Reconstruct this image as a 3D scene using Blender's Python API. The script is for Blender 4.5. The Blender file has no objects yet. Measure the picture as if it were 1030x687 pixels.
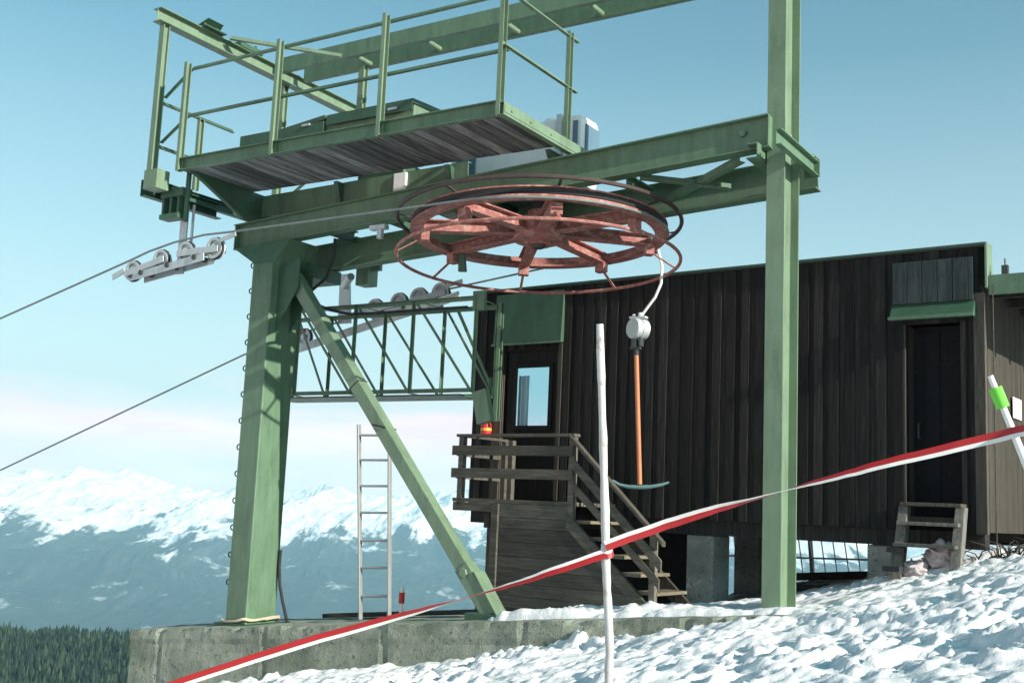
import bpy, bmesh, math, random
import numpy as np
from mathutils import Vector, Matrix
random.seed(7); rng = np.random.default_rng(11)
SC = bpy.context.scene
COL = SC.collection
V = Vector

# ------------------------------------------------------------------ camera maths (used to survey positions on real planes)
F = 1150.0
PIT, ROL, YAW = [math.radians(a) for a in (8.29, 2.55, 32.58)]
fw = V((-math.sin(YAW)*math.cos(PIT), math.cos(YAW)*math.cos(PIT), math.sin(PIT)))
r0 = V((math.cos(YAW), math.sin(YAW), 0)); u0 = r0.cross(fw)
cr = r0*math.cos(ROL)+u0*math.sin(ROL); cu = -r0*math.sin(ROL)+u0*math.cos(ROL)
EYE = V((0, 0, 1.6))
def ray(x, y): return fw+cr*((x-515)/F)-cu*((y-343.5)/F)
def pX(x, y, X): d = ray(x, y); return EYE+d*(X/d.x)
def pY(x, y, Y): d = ray(x, y); return EYE+d*(Y/d.y)
def pZ(x, y, Z): d = ray(x, y); return EYE+d*((Z-1.6)/d.z)
def pD(x, y, D): return EYE+ray(x, y)*D

# ------------------------------------------------------------------ materials
def newmat(name):
    m = bpy.data.materials.new(name); m.use_nodes = True
    nt = m.node_tree; b = nt.nodes['Principled BSDF']
    return m, nt, b
def N(nt, t, **kw):
    n = nt.nodes.new(t)
    for k, v in kw.items():
        if k in n.inputs: n.inputs[k].default_value = v
        else: setattr(n, k, v)
    return n
def ramp(nt, fac, stops, interp='LINEAR'):
    r = nt.nodes.new('ShaderNodeValToRGB'); r.color_ramp.interpolation = interp
    el = r.color_ramp.elements
    while len(el) < len(stops): el.new(.5)
    for e, (p, c) in zip(el, stops):
        e.position = p; e.color = (c[0], c[1], c[2], 1) if not isinstance(c, (int, float)) else (c, c, c, 1)
    nt.links.new(fac, r.inputs[0]); return r.outputs[0]
def mix(nt, fac, a, b, mode='MIX'):
    m = nt.nodes.new('ShaderNodeMix'); m.data_type = 'RGBA'; m.blend_type = mode
    for i, v in ((0, fac), (6, a), (7, b)):
        if isinstance(v, bpy.types.NodeSocket): nt.links.new(v, m.inputs[i])
        elif isinstance(v, (int, float)): m.inputs[i].default_value = v
        else: m.inputs[i].default_value = (*v, 1)
    return m.outputs[2]
def noise(nt, scale, detail=4, rough=.6, vec=None, stretch=None, coord='Object'):
    n = N(nt, 'ShaderNodeTexNoise'); n.inputs['Scale'].default_value = scale
    n.inputs['Detail'].default_value = detail; n.inputs['Roughness'].default_value = rough
    tc = nt.nodes.new('ShaderNodeTexCoord'); src = tc.outputs[coord]
    if stretch:
        mp = nt.nodes.new('ShaderNodeMapping'); mp.inputs['Scale'].default_value = stretch
        nt.links.new(src, mp.inputs[0]); src = mp.outputs[0]
    nt.links.new(src, n.inputs['Vector']); return n.outputs['Fac']
def bump(nt, b, h, strength=.3, dist=.01):
    n = nt.nodes.new('ShaderNodeBump'); n.inputs['Strength'].default_value = strength
    n.inputs['Distance'].default_value = dist
    nt.links.new(h, n.inputs['Height']); nt.links.new(n.outputs[0], b.inputs['Normal'])
def paint(name, col, var=.25, rust=0.0, rough=.45, rustcol=(.12, .05, .025), metal=0.0, wear=0.0):
    m, nt, b = newmat(name)
    n1 = noise(nt, 2.3, 5, .65); n2 = noise(nt, 14, 6, .7); n3 = noise(nt, 5, 3, .5, stretch=(3, 3, .35))
    dark = tuple(c*(1-var) for c in col); lite = tuple(min(1, c*(1+var*.7)) for c in col)
    c = ramp(nt, n1, [(.3, dark), (.7, lite)])
    c = mix(nt, .35, c, ramp(nt, n3, [(.35, dark), (.65, lite)]))
    if wear > 0:
        n4 = noise(nt, 3.1, 7, .75, stretch=(2.2, 2.2, .45)); n5 = noise(nt, 34, 5, .75)
        c = mix(nt, ramp(nt, n4, [(.50, 0), (.68, wear)]), c, tuple(x*.5 for x in col))
        g = N(nt, 'ShaderNodeMath', operation='MULTIPLY'); nt.links.new(ramp(nt, n4, [(.45, 0), (.6, 1)]), g.inputs[0]); nt.links.new(ramp(nt, n5, [(.60, 0), (.64, .85)]), g.inputs[1])
        c = mix(nt, g.outputs[0], c, (.13, .055, .03))
    if rust > 0:
        f = ramp(nt, n2, [(.72-rust*.3, 0), (.78-rust*.22, 1)])
        c = mix(nt, f, c, rustcol)
    nt.links.new(c, b.inputs['Base Color'])
    nt.links.new(ramp(nt, n2, [(.2, rough-.1), (.8, rough+.2)]), b.inputs['Roughness'])
    b.inputs['Metallic'].default_value = metal
    bump(nt, b, n2, .12, .003)
    return m
def wood(name, cols, stretch=(14, 14, 1.1), rough=.85, rndmix=.6, bstr=.5, knots=True):
    m, nt, b = newmat(name)
    n1 = noise(nt, 2.2, 6, .7, stretch=stretch); n2 = noise(nt, 7, 4, .6, stretch=stretch)
    at = N(nt, 'ShaderNodeAttribute', attribute_name='rnd')
    c = ramp(nt, n1, [(.25, cols[0]), (.5, cols[1]), (.75, cols[2])])
    c = mix(nt, rndmix, c, ramp(nt, at.outputs['Fac'], [(0, .35), (.5, .8), (1, 1.35)]), 'MULTIPLY')
    c = mix(nt, ramp(nt, n2, [(.55, 0), (.72, .7)]), c, tuple(x*.45 for x in cols[0]))
    nt.links.new(c, b.inputs['Base Color']); b.inputs['Roughness'].default_value = rough
    b.inputs['Specular IOR Level'].default_value = .25
    bump(nt, b, n2, bstr, .006)
    return m
M = {}
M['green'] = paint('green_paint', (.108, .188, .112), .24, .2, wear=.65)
M['green_b'] = paint('green_paint_pale_and_sunlit', (.150, .225, .140), .2, .18, wear=.55)  # pale green; sunlit steel parts carry their brightness in this colour
M['green_d'] = paint('green_paint_dark_and_shaded', (.042, .10, .058), .22, .15, wear=.5)  # dark green; shade on tucked-in steel parts is put into this colour
M['red'] = paint('red_paint', (.29, .10, .082), .4, .75, .6, (.40, .23, .19))
M['reddk'] = paint('red_brown_paint_and_shade', (.055, .034, .03), .35, .4, .5, (.05, .03, .025))  # near-black red-brown; the upper guide ring's shade is in this colour
M['galv'] = paint('galvanised_steel', (.50, .54, .53), .22, .1, .45, (.2, .17, .13), .35)
M['darksteel'] = paint('dark_steel', (.045, .05, .05), .3, .2, .5)
M['rubber'] = paint('black_rubber', (.02, .022, .024), .3, 0, .7)
M['white'] = paint('white_sheet', (.80, .81, .79), .1, .05, .45, (.3, .28, .22))
M['bluegrey'] = paint('blue_grey_vent', (.10, .18, .24), .2, 0, .5)
M['alu'] = paint('aluminium', (.38, .40, .39), .15, .0, .4, metal=.5)
M['cable'] = paint('steel_cable', (.20, .23, .22), .2, 0, .45, metal=.3)
M['orange'] = paint('orange_paint', (.50, .17, .07), .2, .2, .5, (.25, .1, .05))
M['anchor'] = paint('anchor_paint', (.11, .2, .19), .2, .1, .5)
M['lime'] = paint('lime_foam', (.16, .62, .06), .1, 0, .7)
M['tapered'] = paint('tape_red', (.36, .016, .018), .12, 0, .45)
M['tapewhite'] = paint('tape_white', (.74, .72, .68), .08, 0, .45)
M['redplastic'] = paint('red_plastic', (.55, .02, .02), .1, 0, .35)
M['yellow'] = paint('yellow_mark', (.65, .4, .05), .1, 0, .5)
M['polewhite'] = paint('white_pole', (.56, .55, .52), .3, .55, .7, (.30, .27, .23), wear=.5)
M['rope'] = paint('pale_rope', (.42, .38, .28), .2, 0, .8)
M['plasticpole'] = paint('white_plastic', (.75, .76, .74), .06, 0, .4)
M['bag'] = paint('bag_plastic', (.55, .46, .46), .25, .25, .4, (.3, .14, .14))
M['paper'] = paint('paper', (.78, .68, .62), .05, .1, .8, (.45, .4, .38))
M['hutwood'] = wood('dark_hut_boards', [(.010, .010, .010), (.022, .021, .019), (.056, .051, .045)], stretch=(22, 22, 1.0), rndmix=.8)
M['hutside'] = wood('sunlit_tone_boards', [(.03, .026, .02), (.055, .048, .037), (.085, .075, .058)], rndmix=.3)  # hut boards again, lighter and browner: sunlight put into the colour
M['hutpale'] = wood('grey_weathered_boards', [(.022, .032, .033), (.048, .062, .060), (.085, .10, .095)], stretch=(10, 10, 1.2), rndmix=.4)
M['trim'] = wood('brown_trim', [(.04, .034, .028), (.085, .075, .06), (.13, .115, .09)])
M['porch'] = wood('porch_timber', [(.06, .056, .045), (.125, .115, .092), (.21, .19, .155)], stretch=(1.2, 10, 10))
M['skirt'] = wood('skirt_boards', [(.045, .042, .036), (.095, .09, .075), (.15, .14, .115)], stretch=(1.1, 14, 14))
M['tread'] = wood('tread_boards', [(.10, .085, .06), (.18, .155, .11), (.27, .235, .17)], stretch=(8, 1, 8))
M['deck'] = wood('deck_underside', [(.05, .05, .05), (.19, .19, .185), (.42, .41, .40)], stretch=(9, .7, 9), bstr=.6, rndmix=.95)
M['log'] = wood('old_plank', [(.03, .03, .025), (.07, .065, .05), (.12, .11, .085)], stretch=(1, 12, 12))
M['stool'] = wood('grey_timber', [(.07, .068, .06), (.14, .135, .118), (.22, .21, .185)], stretch=(12, 12, 1.2))
M['roof'] = paint('roof_felt', (.05, .06, .055), .2, 0, .8)
M['black'] = paint('shade_black', (.006, .006, .007), .2, 0, .9)  # near-black standing in for shade inside the hut and its door recess
M['curtain'] = paint('curtain_cloth', (.66, .72, .74), .06, 0, .9)

def concrete_mat(name, col, streak=True):
    m, nt, b = newmat(name)
    n1 = noise(nt, 1.7, 7, .7); n2 = noise(nt, 18, 6, .7); n3 = noise(nt, 1.1, 5, .65, stretch=(1, 1, 2.2))
    n4 = noise(nt, 60, 3, .6)
    c = ramp(nt, n1, [(.3, tuple(x*.6 for x in col)), (.55, col), (.8, tuple(x*1.3 for x in col))])
    c = mix(nt, ramp(nt, n3, [(.42, 0), (.62, .7)]), c, (col[0]*.42, col[1]*.47, col[2]*.42))
    c = mix(nt, ramp(nt, n2, [(.57, 0), (.64, .85)]), c, tuple(x*.25 for x in col))
    nt.links.new(c, b.inputs['Base Color']); b.inputs['Roughness'].default_value = .9
    s = N(nt, 'ShaderNodeMath', operation='ADD'); nt.links.new(n2, s.inputs[0]); nt.links.new(n4, s.inputs[1])
    bump(nt, b, s.outputs[0], .7, .02)
    return m
M['concrete'] = concrete_mat('weathered_concrete', (.31, .335, .265))
M['concrete2'] = concrete_mat('pillar_concrete', (.34, .36, .33))

def snow_mat():
    m, nt, b = newmat('snow')
    n1 = noise(nt, 3.5, 6, .65); n2 = noise(nt, 28, 6, .75); n3 = noise(nt, .8, 3, .5)
    c = ramp(nt, n3, [(.3, (.85, .845, .835)), (.7, (.92, .91, .895))])
    nt.links.new(c, b.inputs['Base Color']); b.inputs['Roughness'].default_value = .55
    b.inputs['Subsurface Weight'].default_value = .25
    b.inputs['Subsurface Radius'].default_value = (.02, .03, .04)
    s = N(nt, 'ShaderNodeMath', operation='ADD'); nt.links.new(n1, s.inputs[0]); nt.links.new(n2, s.inputs[1])
    bump(nt, b, s.outputs[0], .5, .022)
    return m
M['snow'] = snow_mat()
def glass_mat():
    m = bpy.data.materials.new('window_glass'); m.use_nodes = True; nt = m.node_tree
    nt.nodes.clear(); o = nt.nodes.new('ShaderNodeOutputMaterial')
    t = nt.nodes.new('ShaderNodeBsdfTransparent'); g = nt.nodes.new('ShaderNodeBsdfGlossy'); g.inputs['Roughness'].default_value = .03
    t.inputs[0].default_value = (.85, .93, .95, 1)
    fr = nt.nodes.new('ShaderNodeLayerWeight'); fr.inputs[0].default_value = .12
    mx = nt.nodes.new('ShaderNodeMixShader')
    nt.links.new(fr.outputs[0], mx.inputs[0]); nt.links.new(t.outputs[0], mx.inputs[1]); nt.links.new(g.outputs[0], mx.inputs[2])
    nt.links.new(mx.outputs[0], o.inputs[0]); return m
M['glass'] = glass_mat()

# ------------------------------------------------------------------ objects
XF = {}     # transforms of things
def thing(name, label, cat, loc=(0, 0, 0), rotz=0, group=None):
    o = bpy.data.objects.new(name, None); COL.objects.link(o); o.empty_display_size = .1
    o.location = loc; o.rotation_euler = (0, 0, rotz)
    o['label'] = label; o['category'] = cat
    if group: o['group'] = group
    XF[o] = Matrix.Translation(V(loc)) @ Matrix.Rotation(rotz, 4, 'Z')
    return o
def tag(o, label, cat, group=None):
    o['label'] = label; o['category'] = cat
    if group: o['group'] = group
    return o
class MB:
    def __init__(s): s.v = []; s.f = []; s.r = []
    def add(s, vs, fs, rnd=None):
        k = len(s.v); rnd = random.random() if rnd is None else rnd
        s.v += [V(p) for p in vs]; s.f += [tuple(i+k for i in f) for f in fs]; s.r += [rnd]*len(fs)
        return s
    def hexa(s, a, rnd=None):       # 8 corners: bottom 4 ccw, top 4 ccw
        return s.add(a, [(3, 2, 1, 0), (4, 5, 6, 7), (0, 1, 5, 4), (1, 2, 6, 5), (2, 3, 7, 6), (3, 0, 4, 7)], rnd)
    def box(s, x0, x1, y0, y1, z0, z1, rnd=None):
        return s.hexa([(x0, y0, z0), (x1, y0, z0), (x1, y1, z0), (x0, y1, z0), (x0, y0, z1), (x1, y0, z1), (x1, y1, z1), (x0, y1, z1)], rnd)
    def prof(s, p0, p1, poly, up=(0, 0, 1), rnd=None):
        p0, p1 = V(p0), V(p1); d = (p1-p0).normalized(); up = V(up)
        sd = d.cross(up).normalized(); t = sd.cross(d).normalized(); n = len(poly)
        vs = [p+sd*a+t*b for p in (p0, p1) for a, b in poly]
        fs = [tuple(range(n))[::-1], tuple(range(n, 2*n))]+[(i, (i+1) % n, (i+1) % n+n, i+n) for i in range(n)]
        return s.add(vs, fs, rnd)
    def bar(s, p0, p1, w, h, up=(0, 0, 1), rnd=None):
        return s.prof(p0, p1, [(-w/2, -h/2), (w/2, -h/2), (w/2, h/2), (-w/2, h/2)], up, rnd)
    def tube(s, pts, r, n=10, closed=False, rnd=None):
        pts = [V(p) for p in pts]; m = len(pts); vs = []; fs = []
        rr = r if isinstance(r, (list, tuple)) else [r]*m; prev = None
        for i, p in enumerate(pts):
            a = pts[(i-1) % m] if (closed or i > 0) else p; b = pts[(i+1) % m] if (closed or i < m-1) else p
            d = (b-a).normalized()
            if prev is None: prev = d.orthogonal().normalized()
            e = (prev-d*prev.dot(d)).normalized(); prev = e; g = d.cross(e)
            vs += [p+(e*math.cos(2*math.pi*k/n)+g*math.sin(2*math.pi*k/n))*rr[i] for k in range(n)]
        for i in range(m if closed else m-1):
            j = (i+1) % m
            for k in range(n):
                fs.append((i*n+k, i*n+(k+1) % n, j*n+(k+1) % n, j*n+k))
        if not closed: fs += [tuple(range(n))[::-1], tuple(range((m-1)*n, m*n))]
        return s.add(vs, fs, rnd)
    def cyl(s, p0, p1, r, n=16, rnd=None): return s.tube([p0, p1], r, n, rnd=rnd)
    def lathe(s, c, ax, pr, n=24, rnd=None, closed=False):    # pr: list of (radius, height along axis)
        c = V(c); ax = V(ax).normalized(); e = ax.orthogonal().normalized(); g = ax.cross(e); vs = []; fs = []; m = len(pr)
        for k in range(n):
            q = e*math.cos(2*math.pi*k/n)+g*math.sin(2*math.pi*k/n)
            vs += [c+q*a+ax*h for a, h in pr]
        for k in range(n):
            j = (k+1) % n
            for i in range(m if closed else m-1):
                i2 = (i+1) % m
                fs.append((k*m+i, j*m+i, j*m+i2, k*m+i2))
        if not closed:
            fs += [tuple(k*m for k in range(n))[::-1], tuple(k*m+m-1 for k in range(n))]
        return s.add(vs, fs, rnd)
    def torus(s, c, ax, R, r, n=96, k=8, rnd=None):
        pr = [(R+r*math.cos(2*math.pi*i/k), r*math.sin(2*math.pi*i/k)) for i in range(k)]
        return s.lathe(c, ax, pr, n, rnd, True)
    def build(s, name, mat, parent=None, bevel=0, smooth=False, local=False, xf=None):
        me = bpy.data.meshes.new(name)
        if parent is not None and not local:
            root = parent
            while root.parent: root = root.parent
            inv = XF[root].inverted() if root in XF else Matrix.Identity(4)
            vs = [inv @ p for p in s.v]
        else: vs = s.v
        org = V((0, 0, 0))
        if parent is None:      # give single-mesh things an origin at their base
            xs = [p.x for p in vs]; ys = [p.y for p in vs]; zs = [p.z for p in vs]
            org = V(((min(xs)+max(xs))/2, (min(ys)+max(ys))/2, min(zs))); vs = [p-org for p in vs]
        me.from_pydata([tuple(p) for p in vs], [], s.f); me.validate()
        bm = bmesh.new(); bm.from_mesh(me); bmesh.ops.recalc_face_normals(bm, faces=bm.faces); bm.to_mesh(me); bm.free()
        if len(me.polygons) == len(s.r):
            a = me.attributes.new('rnd', 'FLOAT', 'FACE'); a.data.foreach_set('value', s.r)
        o = bpy.data.objects.new(name, me); COL.objects.link(o); o.location = org
        me.materials.append(M[mat] if isinstance(mat, str) else mat)
        if parent is not None: o.parent = parent
        if smooth:
            me.polygons.foreach_set('use_smooth', [True]*len(me.polygons))
            try:
                me.set_sharp_from_angle(angle=math.radians(40))
            except Exception: pass
        if bevel:
            b = o.modifiers.new('bevel', 'BEVEL'); b.width = bevel; b.segments = 2; b.limit_method = 'ANGLE'; b.angle_limit = math.radians(50)
            b.harden_normals = False
        return o
def I_(b, h, tw=.01, tf=.014):
    B, H, w = b/2, h/2, tw/2
    return [(-B, -H), (B, -H), (B, -H+tf), (w, -H+tf), (w, H-tf), (B, H-tf), (B, H), (-B, H), (-B, H-tf), (-w, H-tf), (-w, -H+tf), (-B, -H+tf)]
def U_(b, h, tw=.01, tf=.013, s=1):     # web at side 0, flanges towards +s
    H = h/2
    p = [(0, -H), (b, -H), (b, -H+tf), (tw, -H+tf), (tw, H-tf), (b, H-tf), (b, H), (0, H)]
    return p if s > 0 else [(-x, y) for x, y in p][::-1]
def L_(a, h, t=.006, s=1, tz=1):
    p = [(0, 0), (a, 0), (a, t), (t, t), (t, h), (0, h)]
    return [(x*s, y*tz) for x, y in p]
def bolts(mb, pts, ax, r=.014, h=.014):
    for p in pts: mb.cyl(p, V(p)+V(ax)*h, r, 6)

# ------------------------------------------------------------------ noise for terrain
def _h(ix, iy, seed):
    n = (ix.astype(np.int64)*374761393+iy.astype(np.int64)*668265263+seed*974634777) & 0xffffffff
    n = ((n ^ (n >> 13))*1274126177) & 0xffffffff
    return ((n ^ (n >> 16)) & 0xffff)/65535.0
def vn(x, y, seed=0):
    ix = np.floor(x); iy = np.floor(y); fx = x-ix; fy = y-iy
    fx = fx*fx*fx*(fx*(fx*6-15)+10); fy = fy*fy*fy*(fy*(fy*6-15)+10)
    a = _h(ix, iy, seed); b = _h(ix+1, iy, seed); c = _h(ix, iy+1, seed); d = _h(ix+1, iy+1, seed)
    return (a+(b-a)*fx)+((c+(d-c)*fx)-(a+(b-a)*fx))*fy
def fbm(x, y, o=5, seed=0, g=.5, ridged=False):
    t = 0; a = 1; s = 0
    for i in range(o):
        v = vn(x*2**i+i*17.3, y*2**i-i*9.1, seed+i)
        if ridged: v = 1-abs(2*v-1); v = v*v
        t = t+a*v; s += a; a *= g
    return t/s
def smooth01(x): x = np.clip(x, 0, 1); return x*x*(3-2*x)

CTX, CTY = 0.105, None
def conc_top(X): return .01+.105*(X+11.0)
def ground(X, Y, detail=True):
    X = np.asarray(X, float); Y = np.asarray(Y, float)
    Yc = np.minimum(Y, 12.5)
    h = .84+.2*(np.clip(X, -60, 14)+3)+.1*(Yc-9.3)-.0045*np.minimum(Y-9, 0)**2*np.clip(1-(-Y/40), .2, 1)
    h = np.where(X > 14, h+.05*(X-14), h)
    h = h+np.maximum(Y-20, 0)*.05-.2*np.exp(-((X+4.9)/1.7)**2-((Y-12.2)/1.9)**2)
    # a low bank of snow lying on the slab
    slab = smooth01((X+6.75)/.7)*smooth01((Y-9.45)/.12)*smooth01((11.5-Y)/.4)*(1-smooth01((X+3.6)/1.2))
    hs = conc_top(X)+.045+.11*(fbm(X*2.4, Y*2.4, 4, 5)-.5)
    h = np.where(hs > h, h+(hs-h)*slab, h)
    # bare strip beside the column: keep snow below the slab top
    low = (1-smooth01((X+7.1)/.5))*smooth01((Y-9.25)/.2)
    h = h-low*np.maximum(0, h-(conc_top(X)-.35))
    # the drop of the summit edge
    dA = np.maximum(0, -11.3-X)
    dB = np.maximum(0, np.minimum(Y-11.0, (-7.7-X)+0.0))
    d = np.maximum(dA, dB)
    h = h-np.where(d < 2, .35*d*d*.6+.3*d, 1.44+.66*(d-2))
    if detail:
        amp = np.clip(1-np.hypot(X+4, Y-8)/40, .25, 1)
        front = 1-.45*slab
        wx = X+.25*(fbm(X*1.7, Y*1.7, 2, 14)-.5); wy = Y+.25*(fbm(X*1.7+9, Y*1.7, 2, 15)-.5)
        patch = .35+.65*smooth01((fbm(wx*.55+4, wy*.55, 3, 44)-.36)/.25); h = h+amp*front*(.17*(fbm(wx*.8, wy*.8, 3, 1)-.5)+(.04+.07*patch)*(fbm(wx*2.3, wy*2.3, 3, 2, .5)-.5)+(.07+.09*patch)*(fbm(wx*6.5, wy*6.5, 4, 3, .62)-.5)+(.035+.02*patch)*(fbm(wx*13+5, wy*13, 2, 33, .5)-.5))
        sp = fbm(wx*4+3, wy*4, 3, 9, .55); h = h+amp*front*.26*patch*np.clip(sp-.60, 0, .12)
        sp2 = vn(wx*9+1, wy*9, 19); h = h+amp*front*.13*patch*np.clip(sp2-.66, 0, .2)
    return h
def grid_obj(name, xs, ys, hf, mat, kind='structure', mapxy=None, smooth=True):
    A, B = np.meshgrid(xs, ys, indexing='ij')
    X, Y = (A, B) if mapxy is None else mapxy(A, B)
    Z = hf(X, Y); n, m = A.shape
    vs = np.stack([X.ravel(), Y.ravel(), Z.ravel()], 1)
    i = np.arange(n-1)[:, None]*m+np.arange(m-1)[None, :]; i = i.ravel()
    fs = np.stack([i, i+m, i+m+1, i+1], 1)
    me = bpy.data.meshes.new(name)
    me.vertices.add(len(vs)); me.vertices.foreach_set('co', vs.ravel())
    me.loops.add(fs.size); me.loops.foreach_set('vertex_index', fs.ravel().astype(np.int32))
    me.polygons.add(len(fs)); me.polygons.foreach_set('loop_start', np.arange(0, fs.size, 4, dtype=np.int32))
    me.polygons.foreach_set('loop_total', np.full(len(fs), 4, dtype=np.int32))
    me.update(calc_edges=True); me.validate()
    me.polygons.foreach_set('use_smooth', [smooth]*len(me.polygons))
    me.materials.append(M[mat] if isinstance(mat, str) else mat)
    o = bpy.data.objects.new(name, me); COL.objects.link(o); o['kind'] = kind
    return o
def lines(c0, c1, step, lim0, lim1, g=1.13):
    a = list(np.arange(c0, c1, step)); s = step; x = c1
    while x < lim1: a.append(x); s *= g; x += s
    b = []; s = step; x = c0-step
    while x > lim0: b.append(x); s *= g; x -= s
    return np.array(b[::-1]+a)
# near ground: fine where the camera sees it
gx = lines(-11.4, 1.2, .028, -130, 130); gy = lines(5.4, 12.2, .03, -60, 160)
grid_obj('snow_ground', gx, gy, lambda X, Y: ground(X, Y), 'snow')

# ------------------------------------------------------------------ far terrain
def far_height(az, R):  # noqa     # az degrees right of the view axis, R metres; result relative to the eye
    x = R*np.sin(np.radians(az)); y = R*np.cos(np.radians(az))
    flank = -8-.52*np.minimum(R, 1900)
    crest = 85+105*(fbm(az*.16+3, az*0+1.5, 3, 21)-.5)+18*np.sin(az*.21+1)
    t = (R-5200)/(12800-5200)
    ramp_ = np.clip(t, 0, 1.35)
    prof = np.where(ramp_ < 1, ramp_**1.25, 1-(ramp_-1)*1.2)
    rng_ = -960+(960+crest)*prof
    wx = x+700*(fbm(x/1800, y/1800, 3, 91)-.5); wy = y+700*(fbm(x/1800+7, y/1800, 3, 92)-.5)
    rd = fbm(wx/1500, wy/3200, 5, 31, .5, True); rd2 = fbm(wx/430+5, wy/1300, 5, 41, .55, True)
    amp = 60+560*np.clip(prof, 0, 1)**1.1*np.clip(1.25-np.clip(prof, 0, 1)*.85, 0, 1)
    rng_ = rng_+amp*1.1*(rd-.42)+amp*.34*(rd2-.4)
    floor = -980+60*fbm(x/1500, y/1500, 4, 51)
    # foothill in front of the range, to break the slope up
    foot = -900+270*np.exp(-((R-7600)/1000)**2)*fbm(az*.13, az*0, 3, 61)
    z = np.maximum(np.maximum(rng_, floor), foot)
    near = flank+20*(fbm(x/150, y/150, 4, 71)-.5)
    z = np.where(R < 1900, np.maximum(near, -990), z)
    # wooded spur below the station
    az0 = -27
    ridge = -128+.02*(R-980)-.00055*(R-990)**2*np.where(R < 990, .42, 1.3)-np.abs(az-az0)**1.5*.12*np.where(az < az0, .1, .35)
    ridge = ridge+16*(fbm(x/75, y/75, 3, 81)-.5)
    return np.where((R > 600) & (R < 1700), np.maximum(z, ridge), z)
def far_xy(az, R):
    a = np.radians(az)-YAW
    return R*np.sin(a), R*np.cos(a)
def far_mat():
    m, nt, b = newmat('mountain_land')
    geo = nt.nodes.new('ShaderNodeNewGeometry'); sp = nt.nodes.new('ShaderNodeSeparateXYZ'); nt.links.new(geo.outputs['Position'], sp.inputs[0])
    def nz(scale, det=6, rough=.6, st=(1, 1, 1)):
        n = nt.nodes.new('ShaderNodeTexNoise'); n.inputs['Scale'].default_value = scale; n.inputs['Detail'].default_value = det; n.inputs['Roughness'].default_value = rough
        mp = nt.nodes.new('ShaderNodeMapping'); mp.inputs['Scale'].default_value = st; mp.vector_type = 'TEXTURE'; mp.inputs['Scale'].default_value = tuple(1/q for q in st); mp.inputs['Rotation'].default_value = (0, 0, YAW)
        nt.links.new(geo.outputs['Position'], mp.inputs[0]); nt.links.new(mp.outputs[0], n.inputs['Vector']); return n.outputs['Fac']
    def mth(op, a, b_):
        n = nt.nodes.new('ShaderNodeMath'); n.operation = op
        for i, q in enumerate((a, b_)):
            if isinstance(q, (int, float)): n.inputs[i].default_value = q
            else: nt.links.new(q, n.inputs[i])
        return n.outputs[0]
    big = nz(.0011, 9, .66); fine = nz(.006, 6, .7); streak = nz(.0060, 6, .62, (1, .13, .13))
    hh = mth('ADD', sp.outputs['Z'], mth('MULTIPLY', mth('SUBTRACT', big, .5), 620))
    hh = mth('ADD', hh, mth('MULTIPLY', mth('SUBTRACT', streak, .5), 820))
    hh = mth('ADD', hh, mth('MULTIPLY', mth('SUBTRACT', fine, .5), 90))
    snowtop = ramp(nt, mth('DIVIDE', mth('ADD', hh, 330), 60), [(0, 0), (1, 1)])
    mead = ramp(nt, nz(.0017, 6, .62, (1, 1, 2.2)), [(.61, 0), (.64, 1)])
    mead2 = ramp(nt, nz(.009, 6, .7), [(.42, 0), (.54, 1)])
    low = mth('MULTIPLY', mead, mead2)
    nz_ = nt.nodes.new('ShaderNodeSeparateXYZ'); nt.links.new(geo.outputs['Normal'], nz_.inputs[0])
    rockn = nz(.011, 9, .78, (1, .3, .3)); steep = ramp(nt, mth('ADD', mth('MULTIPLY', nz_.outputs['Z'], .6), rockn), [(.93, 1), (1.0, 0)])
    forest = ramp(nt, fine, [(.3, (.014, .026, .022)), (.7, (.05, .062, .05))])
    c = mix(nt, mth('MULTIPLY', low, .7), forest, (.5, .52, .5))
    c = mix(nt, snowtop, c, (.88, .88, .88))
    c = mix(nt, mth('MULTIPLY', steep, .45), c, (.10, .10, .11))
    nt.links.new(c, b.inputs['Base Color']); b.inputs['Roughness'].default_value = .95; b.inputs['Specular IOR Level'].default_value = .1
    bump(nt, b, fine, .6, 40)
    return m
M['far'] = far_mat()
azs = np.concatenate([np.arange(-75, -31, .5), np.arange(-31, 2, .05), np.arange(2, 60, .6)])
Rs = np.concatenate([np.geomspace(110, 600, 14), np.linspace(640, 1700, 50), np.linspace(1800, 6000, 40), np.linspace(6060, 13600, 250), np.linspace(13700, 14600, 8)])
A_, R_ = np.meshgrid(azs, Rs, indexing='ij')
mtn = grid_obj('mountain_range', azs, Rs, lambda X, Y: far_height(A_, R_)+1.6, 'far', mapxy=lambda A, R: far_xy(A, R))

print('range top', max(v.co.z for v in mtn.data.vertices))
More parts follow.
